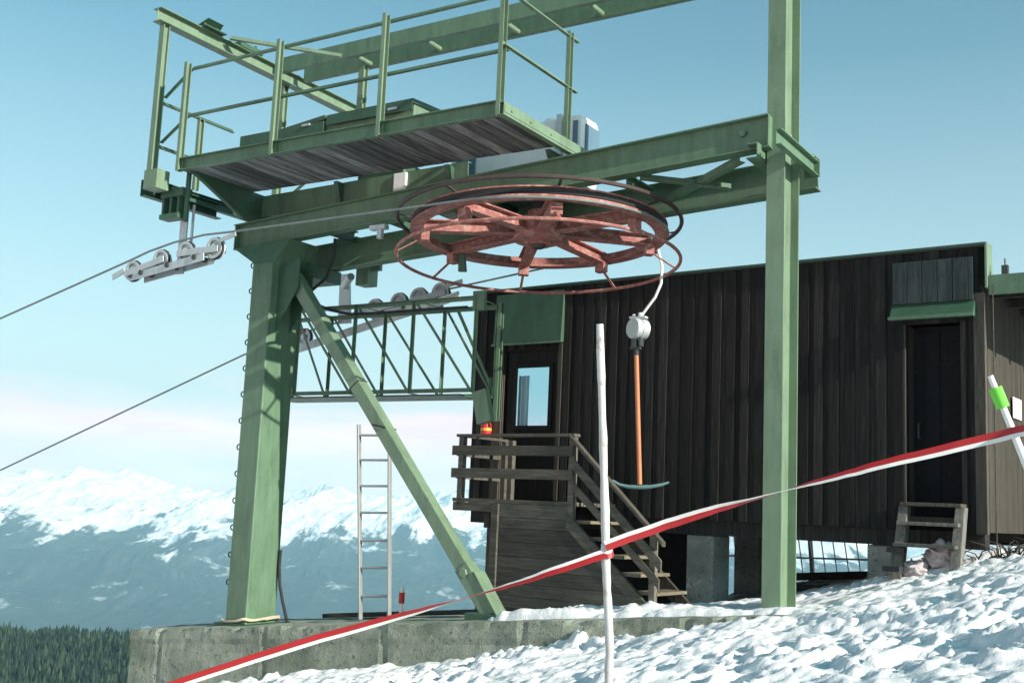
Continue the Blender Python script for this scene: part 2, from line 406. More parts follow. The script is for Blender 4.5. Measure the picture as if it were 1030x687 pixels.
# wooded spur: one mass of conifers
def forest():
    vs = []; fs = []; k = 0; n = 0
    cols = []
    AZ = rng.uniform(-31, -12, 11000); RR = rng.uniform(760, 1100, 11000); ZZ = far_height(AZ, RR); CL = fbm(AZ*3, RR/14, 3, 17)
    for i in range(11000):
        az, R, z = float(AZ[i]), float(RR[i]), float(ZZ[i])
        if (az+25.6)**2/.16+(R-985)**2/900 < 1: continue
        x, y = far_xy(az, R); H = rng.uniform(6, 13)*(.75+.6*float(CL[i]))*(1.15 if rng.random() < .15 else 1); w = H*rng.uniform(.19, .29)
        rv = rng.random()
        for t0, t1, ww in ((.08, .55, 1), (.33, .78, .72), (.58, 1.0, .45)):
            ph = rng.uniform(0, 6.28); ns = 6
            ring = [(x+w*ww*rng.uniform(.75, 1.2)*math.cos(ph+j*2*math.pi/ns), y+w*ww*rng.uniform(.75, 1.2)*math.sin(ph+j*2*math.pi/ns), z+1.6+H*(t0+rng.uniform(-.03, .03))) for j in range(ns)]
            vs += ring+[(x, y, z+1.6+H*t1)]
            fs += [(k+j, k+(j+1) % ns, k+ns) for j in range(ns)]; cols += [rv]*ns; k += ns+1
    me = bpy.data.meshes.new('forest'); me.from_pydata(vs, [], fs)
    a = me.attributes.new('rnd', 'FLOAT', 'FACE'); a.data.foreach_set('value', cols)
    m, nt, b = newmat('conifer'); at = N(nt, 'ShaderNodeAttribute', attribute_name='rnd')
    nt.links.new(ramp(nt, at.outputs['Fac'], [(0, (.006, .015, .010)), (.6, (.016, .034, .019)), (1, (.05, .072, .034))]), b.inputs['Base Color'])
    b.inputs['Roughness'].default_value = .9; b.inputs['Specular IOR Level'].default_value = .1
    me.materials.append(m)
    o = bpy.data.objects.new('forest', me); COL.objects.link(o); o['kind'] = 'stuff'
    o['label'] = 'dark conifer wood covering the spur below the station'; o['category'] = 'forest'
forest()

# ------------------------------------------------------------------ concrete foundation
def concrete_block(name, X0, X1, Y0, Y1, topf, zb, mat, step=.06, rough=.014, seed=3):
    """slab with chipped, uneven edges"""
    bm = bmesh.new(); nx = int((X1-X0)/step); ny = max(2, int((Y1-Y0)/.12)); 
    def off(x, y, z): 
        a = float(fbm(np.array([x*4+z*3]), np.array([y*4-z*5]), 4, seed)[0])-.5
        return a*rough*2
    prof = []
    for j in range(9): prof.append((Y0, zb+(j/9)*1.0, 'f', j/9))
    ring = [(0, j/10) for j in range(10)]+[(0, .93), (0, .955), (0, .98), (0, 1.0)]+[(i/ny, 1.0) for i in range(1, ny+1)]+[(1.0, 1-j/3) for j in range(1, 4)]
    grid = []
    for i in range(nx+1):
        x = X0+(X1-X0)*i/nx; zt = topf(x); row = []
        for a, b_ in ring:
            y = Y0+(Y1-Y0)*a; z = zb+(zt-zb)*b_
            edge = (b_ == 1.0 and a < .12)
            dz = off(x, y, z)*(1.0 if b_ == 1 else .4); dy = off(x+5, z*2, y)*(1 if a == 0 else 0)
            if a == 0 and b_ >= .95:
                ch = max(0, float(fbm(np.array([x*5.0]), np.array([2.5]), 3, 77)[0])-.56)*.22
                dz -= ch*.8*(b_ == 1.0); dy += ch*.8*(b_-.95)/.05+.02*max(0, float(fbm(np.array([x*9.0]), np.array([z*9.0]), 3, 78)[0])-.5)
            if a == 0 and b_ > .92: dy -= .012
            if a == 0 and abs((x*1.0) % 1.62-.8) < step*.51: dy += .014
            row.append(bm.verts.new((x, y+dy, z+dz)))
        grid.append(row)
    m = len(ring)
    for i in range(nx):
        for j in range(m-1): bm.faces.new((grid[i][j], grid[i+1][j], grid[i+1][j+1], grid[i][j+1]))
    for row in (grid[0], grid[-1]): bm.faces.new(row)
    for i in range(nx): bm.faces.new((grid[i][0], grid[i][-1], grid[i+1][-1], grid[i+1][0]))
    bmesh.ops.recalc_face_normals(bm, faces=bm.faces)
    o_ = V(((X0+X1)/2, (Y0+Y1)/2, zb)); bmesh.ops.translate(bm, verts=bm.verts, vec=-o_)
    me = bpy.data.meshes.new(name); bm.to_mesh(me); bm.free(); me.materials.append(M[mat])
    o = bpy.data.objects.new(name, me); COL.objects.link(o); o.location = o_
    return o
cf = concrete_block('concrete_foundation', -11.05, -3.2, 9.3, 11.15, conc_top, -1.6, 'concrete')
tag(cf, 'long weathered concrete plinth carrying the green lift frame, half buried in snow', 'foundation')

# ------------------------------------------------------------------ lift frame
B1L, B1R = pY(236, 238.5, 9.82), pY(775, 130, 9.82)      # centre line of the front beam
frame = thing('lift_frame', 'tall green steel portal frame of the drag lift: column, twin beams, post and slanting brace', 'lift frame', (-9.7, 9.86, .15))
def zb1(X): return B1L.z+(X-B1L.x)*(B1R.z-B1L.z)/(B1R.x-B1L.x)
YB1 = 9.90
mb = MB(); mb.prof((-10.45, YB1, zb1(-10.45)), (-3.56, YB1, zb1(-3.56)), I_(.16, .325, .012, .016))
for X in (-10.43, -3.565): mb.box(X-.006, X+.006, YB1-.079, YB1+.079, zb1(X)-.146, zb1(X)+.146)
bolts(mb, [(-3.83, YB1-.012, zb1(-3.8)+.03)], (0, -1, 0), .035, .03)
mb.build('front_beam', 'green', frame, .003)
B2L, B2R = pY(684.6, 212, 10.52), pY(770, 197, 10.52)
sl2 = (B2R.z-B2L.z)/(B2R.x-B2L.x)
def zb2(X): return B2L.z+.17+(X-B2L.x)*.056
mb = MB(); mb.prof((-10.2, 10.60, zb2(-10.2)), (-3.34, 10.60, zb2(-3.34)), I_(.16, .34, .012, .016))
mb.build('rear_beam', 'green', frame, .003)
# column: box section
mb = MB(); cx0, cx1, cy0, cy1 = -9.87, -9.55, 9.62, 10.10
mb.box(cx0, cx1, cy0, cy1, conc_top(-9.7)+.02, 4.36)
col_ = mb.build('column', 'green', frame, .012)
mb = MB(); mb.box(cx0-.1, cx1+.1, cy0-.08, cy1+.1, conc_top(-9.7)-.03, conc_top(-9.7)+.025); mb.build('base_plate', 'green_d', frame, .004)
# head: flared haunch between column and beams
mb = MB(); zt = zb1(-9.7)-.165
mb.hexa([(cx0, cy0+.01, 4.36), (cx1, cy0+.01, 4.36), (cx1, cy1-.01, 4.16), (cx0, cy1-.01, 4.36), (-10.38, 9.78, zb1(-10.38)-.165), (-9.45, 9.78, zb1(-9.45)-.165), (-9.45, 10.3, zb1(-9.45)-.165), (-10.38, 10.3, zb1(-10.38)-.165)])
mb.build('column_head', 'green', frame, .005)
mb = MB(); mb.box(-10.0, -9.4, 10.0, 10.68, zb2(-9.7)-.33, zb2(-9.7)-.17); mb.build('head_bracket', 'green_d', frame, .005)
mb = MB()
for dy in (.12, .36):
    mb.add([(cx1, cy0+dy, 3.55), (cx1, cy0+dy+.012, 3.55), (cx1+.32, cy0+dy+.012, 4.05), (cx1+.32, cy0+dy, 4.05), (cx1, cy0+dy, 4.3), (cx1, cy0+dy+.012, 4.3), (cx1+.32, cy0+dy+.012, 4.4), (cx1+.32, cy0+dy, 4.4)],
           [(0, 1, 2, 3), (4, 5, 6, 7), (0, 1, 5, 4), (2, 3, 7, 6), (0, 3, 7, 4), (1, 2, 6, 5)])
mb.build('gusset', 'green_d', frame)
for i in range(13):
    z = .62+i*.31
    MB().torus((cx0-.028, cy0+.03, z), (0, 1, 0), .030, .008, 14, 6).build('step_ring', 'darksteel', frame, smooth=True)
# slanting brace
bt, bb = V((-9.42, 9.86, 4.22)), V((-6.36, 9.86, conc_top(-6.36)+.02))
mb = MB(); mb.bar(bt, bb, .15, .15, (0, 1, 0)); brace = mb.build('brace', 'green_b', frame, .01)
dd = (bb-bt).normalized(); j0 = bb-dd*.62
mb = MB(); mb.bar(bb-dd*.62, bb-dd*.02, .17, .17, (0, 1, 0)); mb.bar(bb-dd*.5+V((.1, 0, .05)), bb-dd*.02+V((.1, 0, .0)), .02, .2, (0, 1, 0))
bolts(mb, [j0+V((0, -.085, 0))+dd*.08], (0, -1, 0), .05, .03)
mb.build('brace_foot', 'green_b', frame, .005)
mb = MB(); mb.bar(bt+dd*1.72, bt+dd*1.735, .156, .156, (0, 1, 0)); mb.build('weld_band', 'reddk', frame)
mb = MB(); mb.box(-6.62, -6.1, 9.7, 10.02, conc_top(-6.6)-.02, conc_top(-6.1)+.022); mb.build('brace_plate', 'green_d', frame)
# post: deep I section, flanges across the view
px0, px1 = -3.61, -3.435
mb = MB(); cxp = (px0+px1)/2
mb.prof((cxp, 10.13, .45), (cxp, 10.13, 7.6), I_(.175, .42, .012, .016), (0, -1, 0))
mb.build('post', 'green_b', frame, .003)
# cross channels clamping the post
zc = 4.96
mb = MB(); yc0 = pX(779.6, 132, -3.36).y; mb.prof((-3.36, yc0, zc), (-3.36, 10.5, zc), U_(.06, .15, .012, .012, 1)); mb.box(-3.44, -3.29, 10.5, 10.512, zc-.085, zc+.085)
bolts(mb, [(-3.33, 9.75, zc+.075), (-3.33, 10.4, zc+.075)], (0, 0, 1), .02, .03)
mb.build('cross_channel', 'green', frame, .002)
mb = MB(); mb.prof((-3.625, 9.72, zc), (-3.625, 10.5, zc), U_(.11, .15, .012, .014, -1)); mb.build('cross_channel', 'green', frame, .002)
for xa, xb in ((-3.9, -4.9), (-4.95, -4.2)):
    mb = MB(); mb.prof((xa, 9.98, zb1(xa)-.2), (xb, 10.52, zb2(xb)-.05), L_(.07, .07, .008)); mb.build('plan_brace', 'green', frame)
mb = MB(); mb.prof((-5.1, 9.98, zb1(-5.1)-.19), (-5.1, 10.52, zb1(-5.1)-.19), U_(.07, .12)); mb.build('plan_brace', 'green', frame)
mb = MB(); mb.box(-6.75, -5.85, 9.98, 10.52, 4.93, 4.95); mb.box(-6.8, -6.72, 9.98, 10.52, 4.86, 5.0); mb.box(-5.88, -5.8, 9.98, 10.52, 4.86, 5.0); mb.build('bearing_plate', 'green_d', frame, .003)
for i, X in enumerate((-9.1, -8.2, -7.3)):
    mb = MB(); mb.prof((X, 9.98, zb1(X)-.05), (X, 10.52, zb1(X)-.05), U_(.07, .14)); mb.build('cross_tie', 'green_d', frame)

# ------------------------------------------------------------------ maintenance platform
plat = thing('maintenance_platform', 'green railed maintenance platform with a plank floor overhanging the front beam', 'platform', (-8.05, 9.3, 5.3))
DL, DR, DF, DB = -10.32, -5.83, 8.78, 9.84
mb = MB(); x = DL+.02
while x < DR-.1:
    w = .145; mb.box(x, x+w-.012, DF+.02, DB, 5.325+random.uniform(0, .004), 5.365); x += w
mb.build('plank_floor', 'deck', plat, .002)
mb = MB(); mb.prof((DL, DF, 5.385), (DR, DF, 5.385), U_(.06, .15, .008, .01, 1)); mb.build('front_edge', 'green', plat, .002)
mb = MB(); ye_ = pX(597, 151, DR+.05).y; mb.prof((DR+.05, DF-.06, 5.37), (DR+.05, ye_, 5.37), U_(.07, .13, .008, .01, -1), (0, 0, 1))
mb.box(DR+.0505, DR+.056, DF-.05, ye_-.02, 5.33, 5.41); bolts(mb, [(DR+.056, y, 5.37) for y in (8.85, 9.2, 9.6)], (1, 0, 0), .012, .012)
mb.build('side_edge', 'green_b', plat, .002)
mb = MB(); mb.prof((DL, DB+.02, 5.37), (DR, DB+.02, 5.37), L_(.06, .06, .006)); mb.build('rear_edge', 'green_d', plat)
for X in (-10.22, -8.9, -7.3, -6.0):
    mb = MB(); zbot = zb1(X)+.165; yy_ = 9.7 if X == -10.22 else 9.95
    mb.hexa([(X, yy_, zbot), (X+.06, yy_, zbot), (X+.06, 10.2, zbot), (X, 10.2, zbot), (X, 8.85 if X == -10.22 else 9.86, 5.322), (X+.06, 8.85 if X == -10.22 else 9.86, 5.322), (X+.06, 10.2, 5.322), (X, 10.2, 5.322)])
    mb.build('support_bracket', 'green_d', plat, .003)
mb = MB(); mb.prof((-10.2, 9.98, (5.32+zb1(-9)+.165)/2), (-7.05, 9.98, (5.32+zb1(-7)+.165)/2), U_(.06, .27, .01, .012, -1)); mb.build('sub_beam', 'green', plat, .002)
def railpost(x, y, z0, z1, t=.05):
    mb = MB(); mb.prof((x, y, z0), (x, y, z1), U_(.05, .075, .006, .007, 1), (0, -1, 0)); mb.build('rail_post', 'green_b', plat, .002)
ys = DF-.012
RP = [pY(181.6, 168, ys).x, pY(279, 100, ys).x, pY(385.5, 80, ys).x, pY(505, 60, ys).x]
for x in RP: railpost(x, ys-.04, 5.30, 6.62)
railpost(-5.83, pX(569, 110, -5.83).y, 5.42, 6.62)
def flat(p0, p1, w=.045, t=.012, name='handrail', m='green'):
    mb = MB(); mb.prof(p0, p1, L_(w, w, .008)); mb.build(name, m, plat)
flat((RP[0], DF+.05, 6.56), (DR+.02, DF+.05, 6.56)); flat((RP[0], DF+.05, 5.98), (DR+.02, DF+.05, 5.98), name='mid_rail')
flat((RP[3]+.03, DF-.07, 6.56), (RP[3]+.03, pX(578, 31, RP[3]).y, 6.56), m='green_b'); flat((RP[3]+.03, DF-.07, 6.0), (RP[3]+.03, pX(576, 84, RP[3]).y, 6.0), name='mid_rail', m='green_b')
flat((-10.72, DF+.05, 6.28), (RP[0], DF+.05, 6.56)); flat((-10.72, DF+.05, 5.72), (RP[0], DF+.05, 5.98), name='mid_rail')
flat((-10.76, 8.8, 6.2), (-10.76, 9.95, 6.2), m='green_d'); flat((-10.76, 8.8, 5.66), (-10.76, 9.7, 5.66), name='mid_rail', m='green_d')
railpost(-10.76, 9.4, 5.3, 6.22, .03)

# hoist frame: left post, inclined member and the twin boom rails
hf = thing('hoist_boom_frame', 'green overhead boom frame rising above the left end of the platform', 'boom frame', (-10.85, 8.75, 5.3))
mb = MB(); mb.prof((-10.77, 8.75, 5.33), (-10.77, 8.75, 7.19), I_(.085, .09, .008, .01), (0, 1, 0)); mb.build('left_post', 'green_b', hf, .002)
mb = MB(); fa_ = pY(144, 185, 8.6).x; fb_ = pY(157, 185, 8.6).x; mb.box(fa_, fb_, 8.6, pX(170, 185, fb_).y, 5.10, 5.33); mb.build('foot_channel', 'green_b', hf, .003)
mb = MB(); mb.prof((-10.88, 8.7, 5.16), (-10.88, 9.9, 5.16), U_(.1, .2, .01, .012, 1)); mb.build('foot_beam', 'green_d', hf, .003)
mb = MB(); mb.prof((-10.77, 8.62, 7.28), (-10.77, 12.9, 7.24), I_(.15, .17, .009, .012)); mb.build('cross_member', 'green_b', hf, .003)
bxs = []
for y, nm in ((10.55, 'a'), (10.95, 'b')):
    mb = MB(); mb.prof((-10.62 if y < 10.7 else -10.55, y, 7.31), (1.5, y, 7.31), U_(.07, .2, .01, .012, -1)); mb.build('boom_rail', 'green', hf, .002)
for x in [pZ(px, py, 7.27).x for px, py in ((363, 58), (434, 43), (514, 26), (596, 5))]+[-3.5, -2.4, -1.3, -.2]:
    mb = MB(); mb.cyl((x, 10.625, 7.25), (x, 10.945, 7.25), .035, 12); mb.build('spacer_tube', 'green_b', hf, smooth=True)
a, b_ = pY(232, 41, 9.7), pY(343, 59, 10.4)
mb = MB(); mb.prof(a, b_, L_(.06, .06, .007)); mb.build('tie_bar', 'green_b', hf)
mb = MB(); p = pX(192, 24, -10.85)
mb.box(-10.85, -10.62, 9.25, 9.6, 7.365, 7.38); mb.hexa([(-10.85, 9.25, 7.375), (-10.82, 9.25, 7.375), (-10.82, 9.6, 7.375), (-10.85, 9.6, 7.375), (-10.67, 9.3, 7.48), (-10.64, 9.3, 7.48), (-10.64, 9.55, 7.48), (-10.67, 9.55, 7.48)])
bolts(mb, [(-10.70, 9.3, 7.375), (-10.70, 9.5, 7.375)], (0, 0, 1), .018, .05)
mb.build('clamp_plate', 'green_d', hf, .002); mb = MB(); mb.box(-10.84, -10.68, 9.9, 10.3, 7.355, 7.42); bolts(mb, [(-10.72, 9.95, 7.415), (-10.72, 10.2, 7.415)], (0, 0, 1), .018, .05)
mb.build('clamp_plate', 'green_d', hf, .002)
for y, x in ((10.9, -10.85), (10.9, -9.45)):
    z0 = 5.35 if x < -10 else 6.3
    mb = MB(); mb.prof((x, y, z0), (x, y, 7.2), I_(.09, .09, .008, .009), (0, 1, 0)); mb.build('hanger_post', 'green_b', hf, .002)
mb = MB(); mb.prof((-10.85, 10.9, 5.4), (-9.4, 10.9, 6.32), L_(.05, .05, .007)); mb.build('tie_bar', 'green', hf)
mb = MB(); mb.prof((-10.85, 8.9, 5.22), (-10.85, 11.0, 5.22), U_(.08, .14, .01, .012, 1)); mb.build('foot_beam', 'green_d', hf, .003)
mb = MB(); mb.prof((-10.85, 10.45, 5.22), (-9.6, 10.45, 5.12), U_(.08, .14, .01, .012, 1)); mb.build('foot_beam', 'green_d', hf, .003)

# cable trough box on the deck
c0 = pY(414, 99, 9.35); cb = thing('equipment_box', 'long low green steel locker with two hinged lids on the platform', 'locker', (-8.6, 9.6, 5.37))
x1 = c0.x; x0 = pY(243, 141, 9.35).x; zt = c0.z
mb = MB(); mb.box(x0+.75, x1, 9.4, 9.83, 5.37, zt-.03); mb.box(x0, x0+.75, 9.4, 9.83, 5.37, zt-.16); mb.build('body', 'green_b', cb, .004)
xm = (x0+x1)/2+.05
for a, b_, dz in ((x0-.02, xm-.02, -.13), (xm+.02, x1+.02, 0)):
    mb = MB(); mb.hexa([(a, 9.36, zt-.05+dz), (b_, 9.36, zt-.05+dz*0), (b_, 9.9, zt-.02), (a, 9.9, zt-.02+dz), (a, 9.35, zt-.01+dz), (b_, 9.35, zt), (b_, 9.91, zt+.04), (a, 9.91, zt+.04+dz)])
    mb.box(a, b_, 9.345, 9.352, zt-.13+dz*.6, zt-.02+dz*.4)
    lid = mb.build('lid', 'green_d', cb, .002)
    mb = MB(); mb.box(b_-.32, b_-.2, 9.325, 9.34, zt-.10, zt-.075); mb.build('latch', 'galv', lid)

# machine housing behind the deck
r_ = pY(585, 128, 10.56); l_ = pY(452, 170, 10.56)
mh = thing('motor_housing', 'white and blue-grey drive motor housing sitting on the beams behind the platform', 'motor housing', ((r_.x+l_.x)/2, 10.8, 5.05))
zt = pY(575, 112, 10.56).z
mb = MB(); mb.box(l_.x, r_.x-.30, 10.56, 11.05, 5.12, zt-.05); mb.build('casing', 'white', mh, .05)
mb = MB(); mb.box(r_.x-.26, r_.x, 10.56, 11.0, 5.14, zt-.03); mb.build('end_cover', 'white', mh, .07)
mb = MB(); mb.box(r_.x-.31, r_.x-.25, 10.53, 11.08, 5.13, zt-.02); mb.build('seam_band', 'galv', mh, .006)
mb = MB(); mb.box(r_.x-.10, r_.x-.04, 10.54, 10.558, 5.3, zt-.12); mb.build('vent', 'bluegrey', mh, .004)
mb = MB(); mb.box(r_.x+.002, r_.x+.02, 10.64, 10.95, 5.3, zt-.14); mb.build('end_grille', 'bluegrey', mh, .004)
mb = MB(); mb.box(l_.x+.10, l_.x+.38, 10.535, 10.558, 5.16, 5.62); mb.build('access_panel', 'bluegrey', mh, .006)
mb = MB(); mb.cyl((r_.x-.5, 10.74, zt-.06), (r_.x-.5, 10.74, zt+.01), .07, 16); mb.build('filler_cap', 'white', mh, .01)
mb = MB(); mb.box(l_.x-.1, r_.x+.1, 10.52, 11.05, zb2(-6)+.172, zb2(-6)+.2); mb.build('base_frame', 'green_d', mh)
# gearbox left of it
gb = thing('gearbox', 'dark green gearbox between the twin beams left of the motor housing', 'gearbox', (l_.x-.6, 10.3, 5.05))
mb = MB(); mb.box(l_.x-.95, l_.x-.25, 10.02, 10.6, 5.08, 5.5); mb.build('casing', 'green_d', gb, .03)
mb = MB(); mb.box(l_.x-.34, l_.x-.16, 9.95, 10.65, 5.08, 5.34); mb.build('flange', 'white', gb, .01)
mb = MB(); mb.cyl((l_.x-.2, 10.3, 5.3), (l_.x+.05, 10.3, 5.3), .07, 16); mb.build('coupling', 'reddk', gb, smooth=True)

# ------------------------------------------------------------------ bullwheel
WC = V((-6.28, 10.27, 0)); ZL, ZU, ZR = 4.25, 4.665, 4.55
bw = thing('bullwheel', 'large spoked red bullwheel with two tubular guide rings hanging under the beams', 'bullwheel', (WC.x, WC.y, ZL))
MB().torus((WC.x, WC.y, ZL), (0, 0, 1), 1.52, .019, 120, 8).build('lower_guide_ring', 'red', bw, smooth=True)
MB().torus((WC.x, WC.y, ZU), (0, 0, 1), 1.53, .023, 120, 8).build('upper_guide_ring', 'reddk', bw, smooth=True)
rim = [(1.25, -.04), (1.385, -.04), (1.385, -.012), (1.335, -.005), (1.335, .055), (1.385, .06), (1.385, .075), (1.31, .075), (1.31, -.02), (1.25, -.02)]
MB().lathe((WC.x, WC.y, ZR), (0, 0, 1), rim, 120, closed=True).build('rim', 'red', bw, smooth=True)
MB().lathe((WC.x, WC.y, ZR), (0, 0, 1), [(1.337, -.003), (1.378, .0), (1.362, .02), (1.378, .052), (1.337, .056)], 120, closed=True).build('rope_liner', 'rubber', bw, smooth=True)
MB().lathe((WC.x, WC.y, ZR-.12), (0, 0, 1), [(.07, 0), (.09, -.02), (.14, -.02), (.14, .02), (.27, .03), (.27, .25), (.12, .26), (.12, .36), (.0, .36)], 40).build('hub', 'red', bw, smooth=True)
MB().cyl((WC.x, WC.y, ZR+.2), (WC.x, WC.y, 5.1), .085, 20).build('drive_shaft', 'darksteel', bw, smooth=True)
MB().lathe((WC.x, WC.y, ZR-.17), (0, 0, 1), [(.0, 0), (.06, 0), (.08, .03), (.08, .05)], 24).build('hub_cap', 'reddk', bw, smooth=True)
for k in range(8):
    a = math.radians(k*45-6); d = V((math.cos(a), math.sin(a), 0)); c = V((WC.x, WC.y, ZR))
    mb = MB(); mb.prof(c+d*.2+V((0, 0, .03)), c+d*1.24+V((0, 0, -.005)), I_(.125, .13, .012, .016)); mb.build('spoke', 'red', bw, .003)
    t = V((-d.y, d.x, 0)); mb = MB()
    q = c+d*1.22+V((0, 0, -.11)); mb.bar(q-t*.0+V((0, 0, .06)), q+V((0, 0, -.06)), .12, .09, d); mb.build('bracket', 'red', bw, .004)
    mb = MB(); mb.bar(q+d*.03+V((0, 0, -.03)), c+d*1.515+V((0, 0, ZL-ZR)), .03, .012, (0, 0, 1)); mb.build('ring_arm', 'red', bw)
    mb = MB(); mb.bar(c+d*1.3+V((0, 0, .06)), c+d*1.525+V((0, 0, ZU-ZR)), .03, .012, (0, 0, 1)); mb.build('ring_arm', 'reddk', bw)
bw.rotation_euler = (math.radians(-1.8), math.radians(-2.0), 0)

# ------------------------------------------------------------------ haul rope (one endless loop, seen from the line to the wheel)
RT = 1.385
n1 = [pY(x, y, 8.93) for x, y in ((130, 262.5), (150, 253), (175, 244), (205, 236.5), (235, 233))]
far1 = V((-60, 8.93, n1[0].z-(60+n1[0].x)*.245+0)); 
pts = [far1, V((-30, 8.93, n1[0].z-(30+n1[0].x)*.235))]+n1
zR = ZR+.01; L = len(n1)
for i in range(1, 9):
    t = i/8; x = n1[-1].x+(WC.x-n1[-1].x)*t; z = n1[-1].z+(zR-n1[-1].z)*t; y = 8.93+(WC.y-RT-8.93)*t; pts.append(V((x, y, z)))
for i in range(1, 40):
    a = -math.pi/2+math.pi*i/40; pts.append(V((WC.x+RT*math.cos(a), WC.y+RT*math.sin(a), zR)))
YF = WC.y+RT; c2 = [pY(x, y, YF) for x, y in ((560, 267), (455, 290), (400, 305), (345, 323), (300, 336), (245, 357))]
pts.append(V((WC.x, YF, zR))); pts += c2
sd = (c2[-1].z-pY(0, 473, YF).z)/(c2[-1].x-pY(0, 473, YF).x)
pts += [V((-25, YF, c2[-1].z-(25+c2[-1].x)*sd)), V((-60, YF, c2[-1].z-(60+c2[-1].x)*sd))]
o = MB().tube(pts, .013, 8).build('haul_rope', 'cable', None, smooth=True)
tag(o, 'grey steel haul rope coming up from the valley and round the bullwheel', 'rope')

# ------------------------------------------------------------------ sheave batteries
def sheave(par, c, r):
    o = MB().lathe(c, (0, 1, 0), [(.0, -.045), (r*.36, -.045), (r*.40, -.006), (r*.72, -.006), (r*.74, -.035), (r, -.035), (r*.9, 0), (r, .035), (r*.74, .035), (r*.72, .006), (r*.40, .006), (r*.36, .045), (.0, .045)], 28).build('sheave', 'galv', par, smooth=True)
    MB().torus(c, (0, 1, 0), r*.93, .018, 32, 8).build('tyre', 'rubber', o, smooth=True)
    MB().cyl(V(c)+V((0, -.06, 0)), V(c)+V((0, .06, 0)), .03, 12).build('axle', 'galv', o, smooth=True)
def battery(name, label, pxs, Y, r, hang):
    C_ = [pY(x, y, Y) for x, y in pxs]
    t = thing(name, label, 'sheave battery', (C_[1].x, Y, C_[1].z-.3), 0, 'sheave batteries guiding the haul rope')
    for c in C_: sheave(t, c, r)
    for i in (0, 2):
        a, b_ = C_[i], C_[i+1]; d = (b_-a).normalized()
        for s in (-1, 1):
            mb = MB(); off = V((0, s*.062, -.02)); mb.bar(a-d*.1+off, b_+d*.1+off, .01, .075); mb.build('side_plate', 'galv', t, .003)
    m0, m1 = (C_[0]+C_[1])/2, (C_[2]+C_[3])/2; d = (m1-m0).normalized()
    for s in (-1, 1):
        mb = MB(); off = V((0, s*.085, -.12)); mb.bar(m0-d*.15+off, m1+d*.15+off, .012, .09); mb.build('rocker_beam', 'galv', t, .003)
    for m in (m0, m1, (m0+m1)/2): MB().cyl(m+V((0, -.11, -.1)), m+V((0, .11, -.1)), .032, 12).build('pivot_pin', 'darksteel', t, smooth=True)
    MB().bar(C_[0]-d*.12+V((0, -.05, .02)), C_[0]-d*.33+V((0, -.05, -.02)), .012, .07).build('rope_catcher', 'galv', t)
    MB().bar(C_[3]+d*.12+V((0, -.05, .06)), C_[3]+d*.36+V((0, -.05, .08)), .012, .05).build('rope_catcher', 'galv', t)
    return t, (m0+m1)/2
b1, mid = battery('sheave_battery', 'grey four-wheel sheave battery hanging below the left corner of the platform', [(135, 273), (163, 262), (188, 254), (217, 250)], 8.93, .125, 1)
ht = pY(190, 205, 8.93)
mb = MB(); mb.box(mid.x-.02, mid.x+.1, 8.99, 9.01, mid.z-.18, ht.z); mb.box(mid.x+.17, mid.x+.2, 8.99, 9.01, mid.z-.05, ht.z); mb.build('hanger_bar', 'galv', b1, .003)
p = pY(176, 208, 8.93)
mb = MB()
mb.box(p.x-.17, p.x+.2, 8.85, 9.0, p.z+.1, p.z+.2); mb.box(p.x-.17, p.x+.15, 8.85, 9.0, p.z-.16, p.z-.1)
for dx in (-.16, -.03, .1): mb.box(p.x+dx, p.x+dx+.03, 8.87, 8.98, p.z-.12, p.z+.12)
mb.cyl((p.x+.2, 8.93, p.z-.2), (p.x+.2, 8.93, p.z+.45), .03, 12)
mb.build('hanger_clamp', 'green_d', b1, .003)
b2, mid2 = battery('sheave_battery', 'grey sheave battery on a long arm beside the top of the lattice girder', [(378, 311), (402, 305), (422, 300), (444, 295)], YF, .135, 1)
mb = MB(); a, b_ = pY(297, 352, YF-.13), pY(462, 297, YF-.13); mb.bar(a, b_, .02, .11); mb.build('long_arm', 'galv', b2, .004)
mb = MB(); a = pY(347, 322, YF-.16); mb.hexa([(a.x-.09, YF-.2, a.z-.05), (a.x+.12, YF-.2, a.z-.05), (a.x+.12, YF-.16, a.z-.05), (a.x-.09, YF-.16, a.z-.05), (a.x-.11, YF-.2, a.z+.62), (a.x+.05, YF-.2, a.z+.62), (a.x+.05, YF-.16, a.z+.62), (a.x-.11, YF-.16, a.z+.62)])
mb.cyl((a.x, YF-.22, a.z+.45), (a.x+.35, YF-.5, a.z+.5), .05, 12); mb.build('arm_plate', 'galv', b2, .004)
mb = MB(); q = pY(369, 278, YF-.5); mb.box(q.x-.1, q.x+.1, YF-.6, YF-.4, q.z-.13, q.z+.35); mb.box(q.x-.02, q.x+.25, YF-.55, YF-.5, q.z+.05, q.z+.13); mb.box(q.x-.15, q.x+.2, 10.68, YF-.4, q.z+.33, q.z+.4); mb.build('arm_bracket', 'green_b', b2, .004)
s2 = pY(307, 338, YF); sheave(b2, (s2.x, YF, s2.z-.02), .12); 
o = MB(); q = pY(304, 332, YF-.15); o.box(q.x-.05, q.x+.05, YF-.17, YF-.13, q.z-.02, q.z+.02); o.build('red_mark', 'redplastic', b2)
mb = MB(); q = pY(464, 263, 10.4)
mb.hexa([(q.x-.04, 10.4, q.z-.07), (q.x+.06, 10.4, q.z-.08), (q.x+.06, 10.44, q.z-.08), (q.x-.04, 10.44, q.z-.07), (q.x-.05, 10.4, q.z+.14), (q.x+.03, 10.4, q.z+.14), (q.x+.03, 10.44, q.z+.14), (q.x-.05, 10.44, q.z+.14)])
mb.build('scraper_plate', 'green_d', bw, .003)

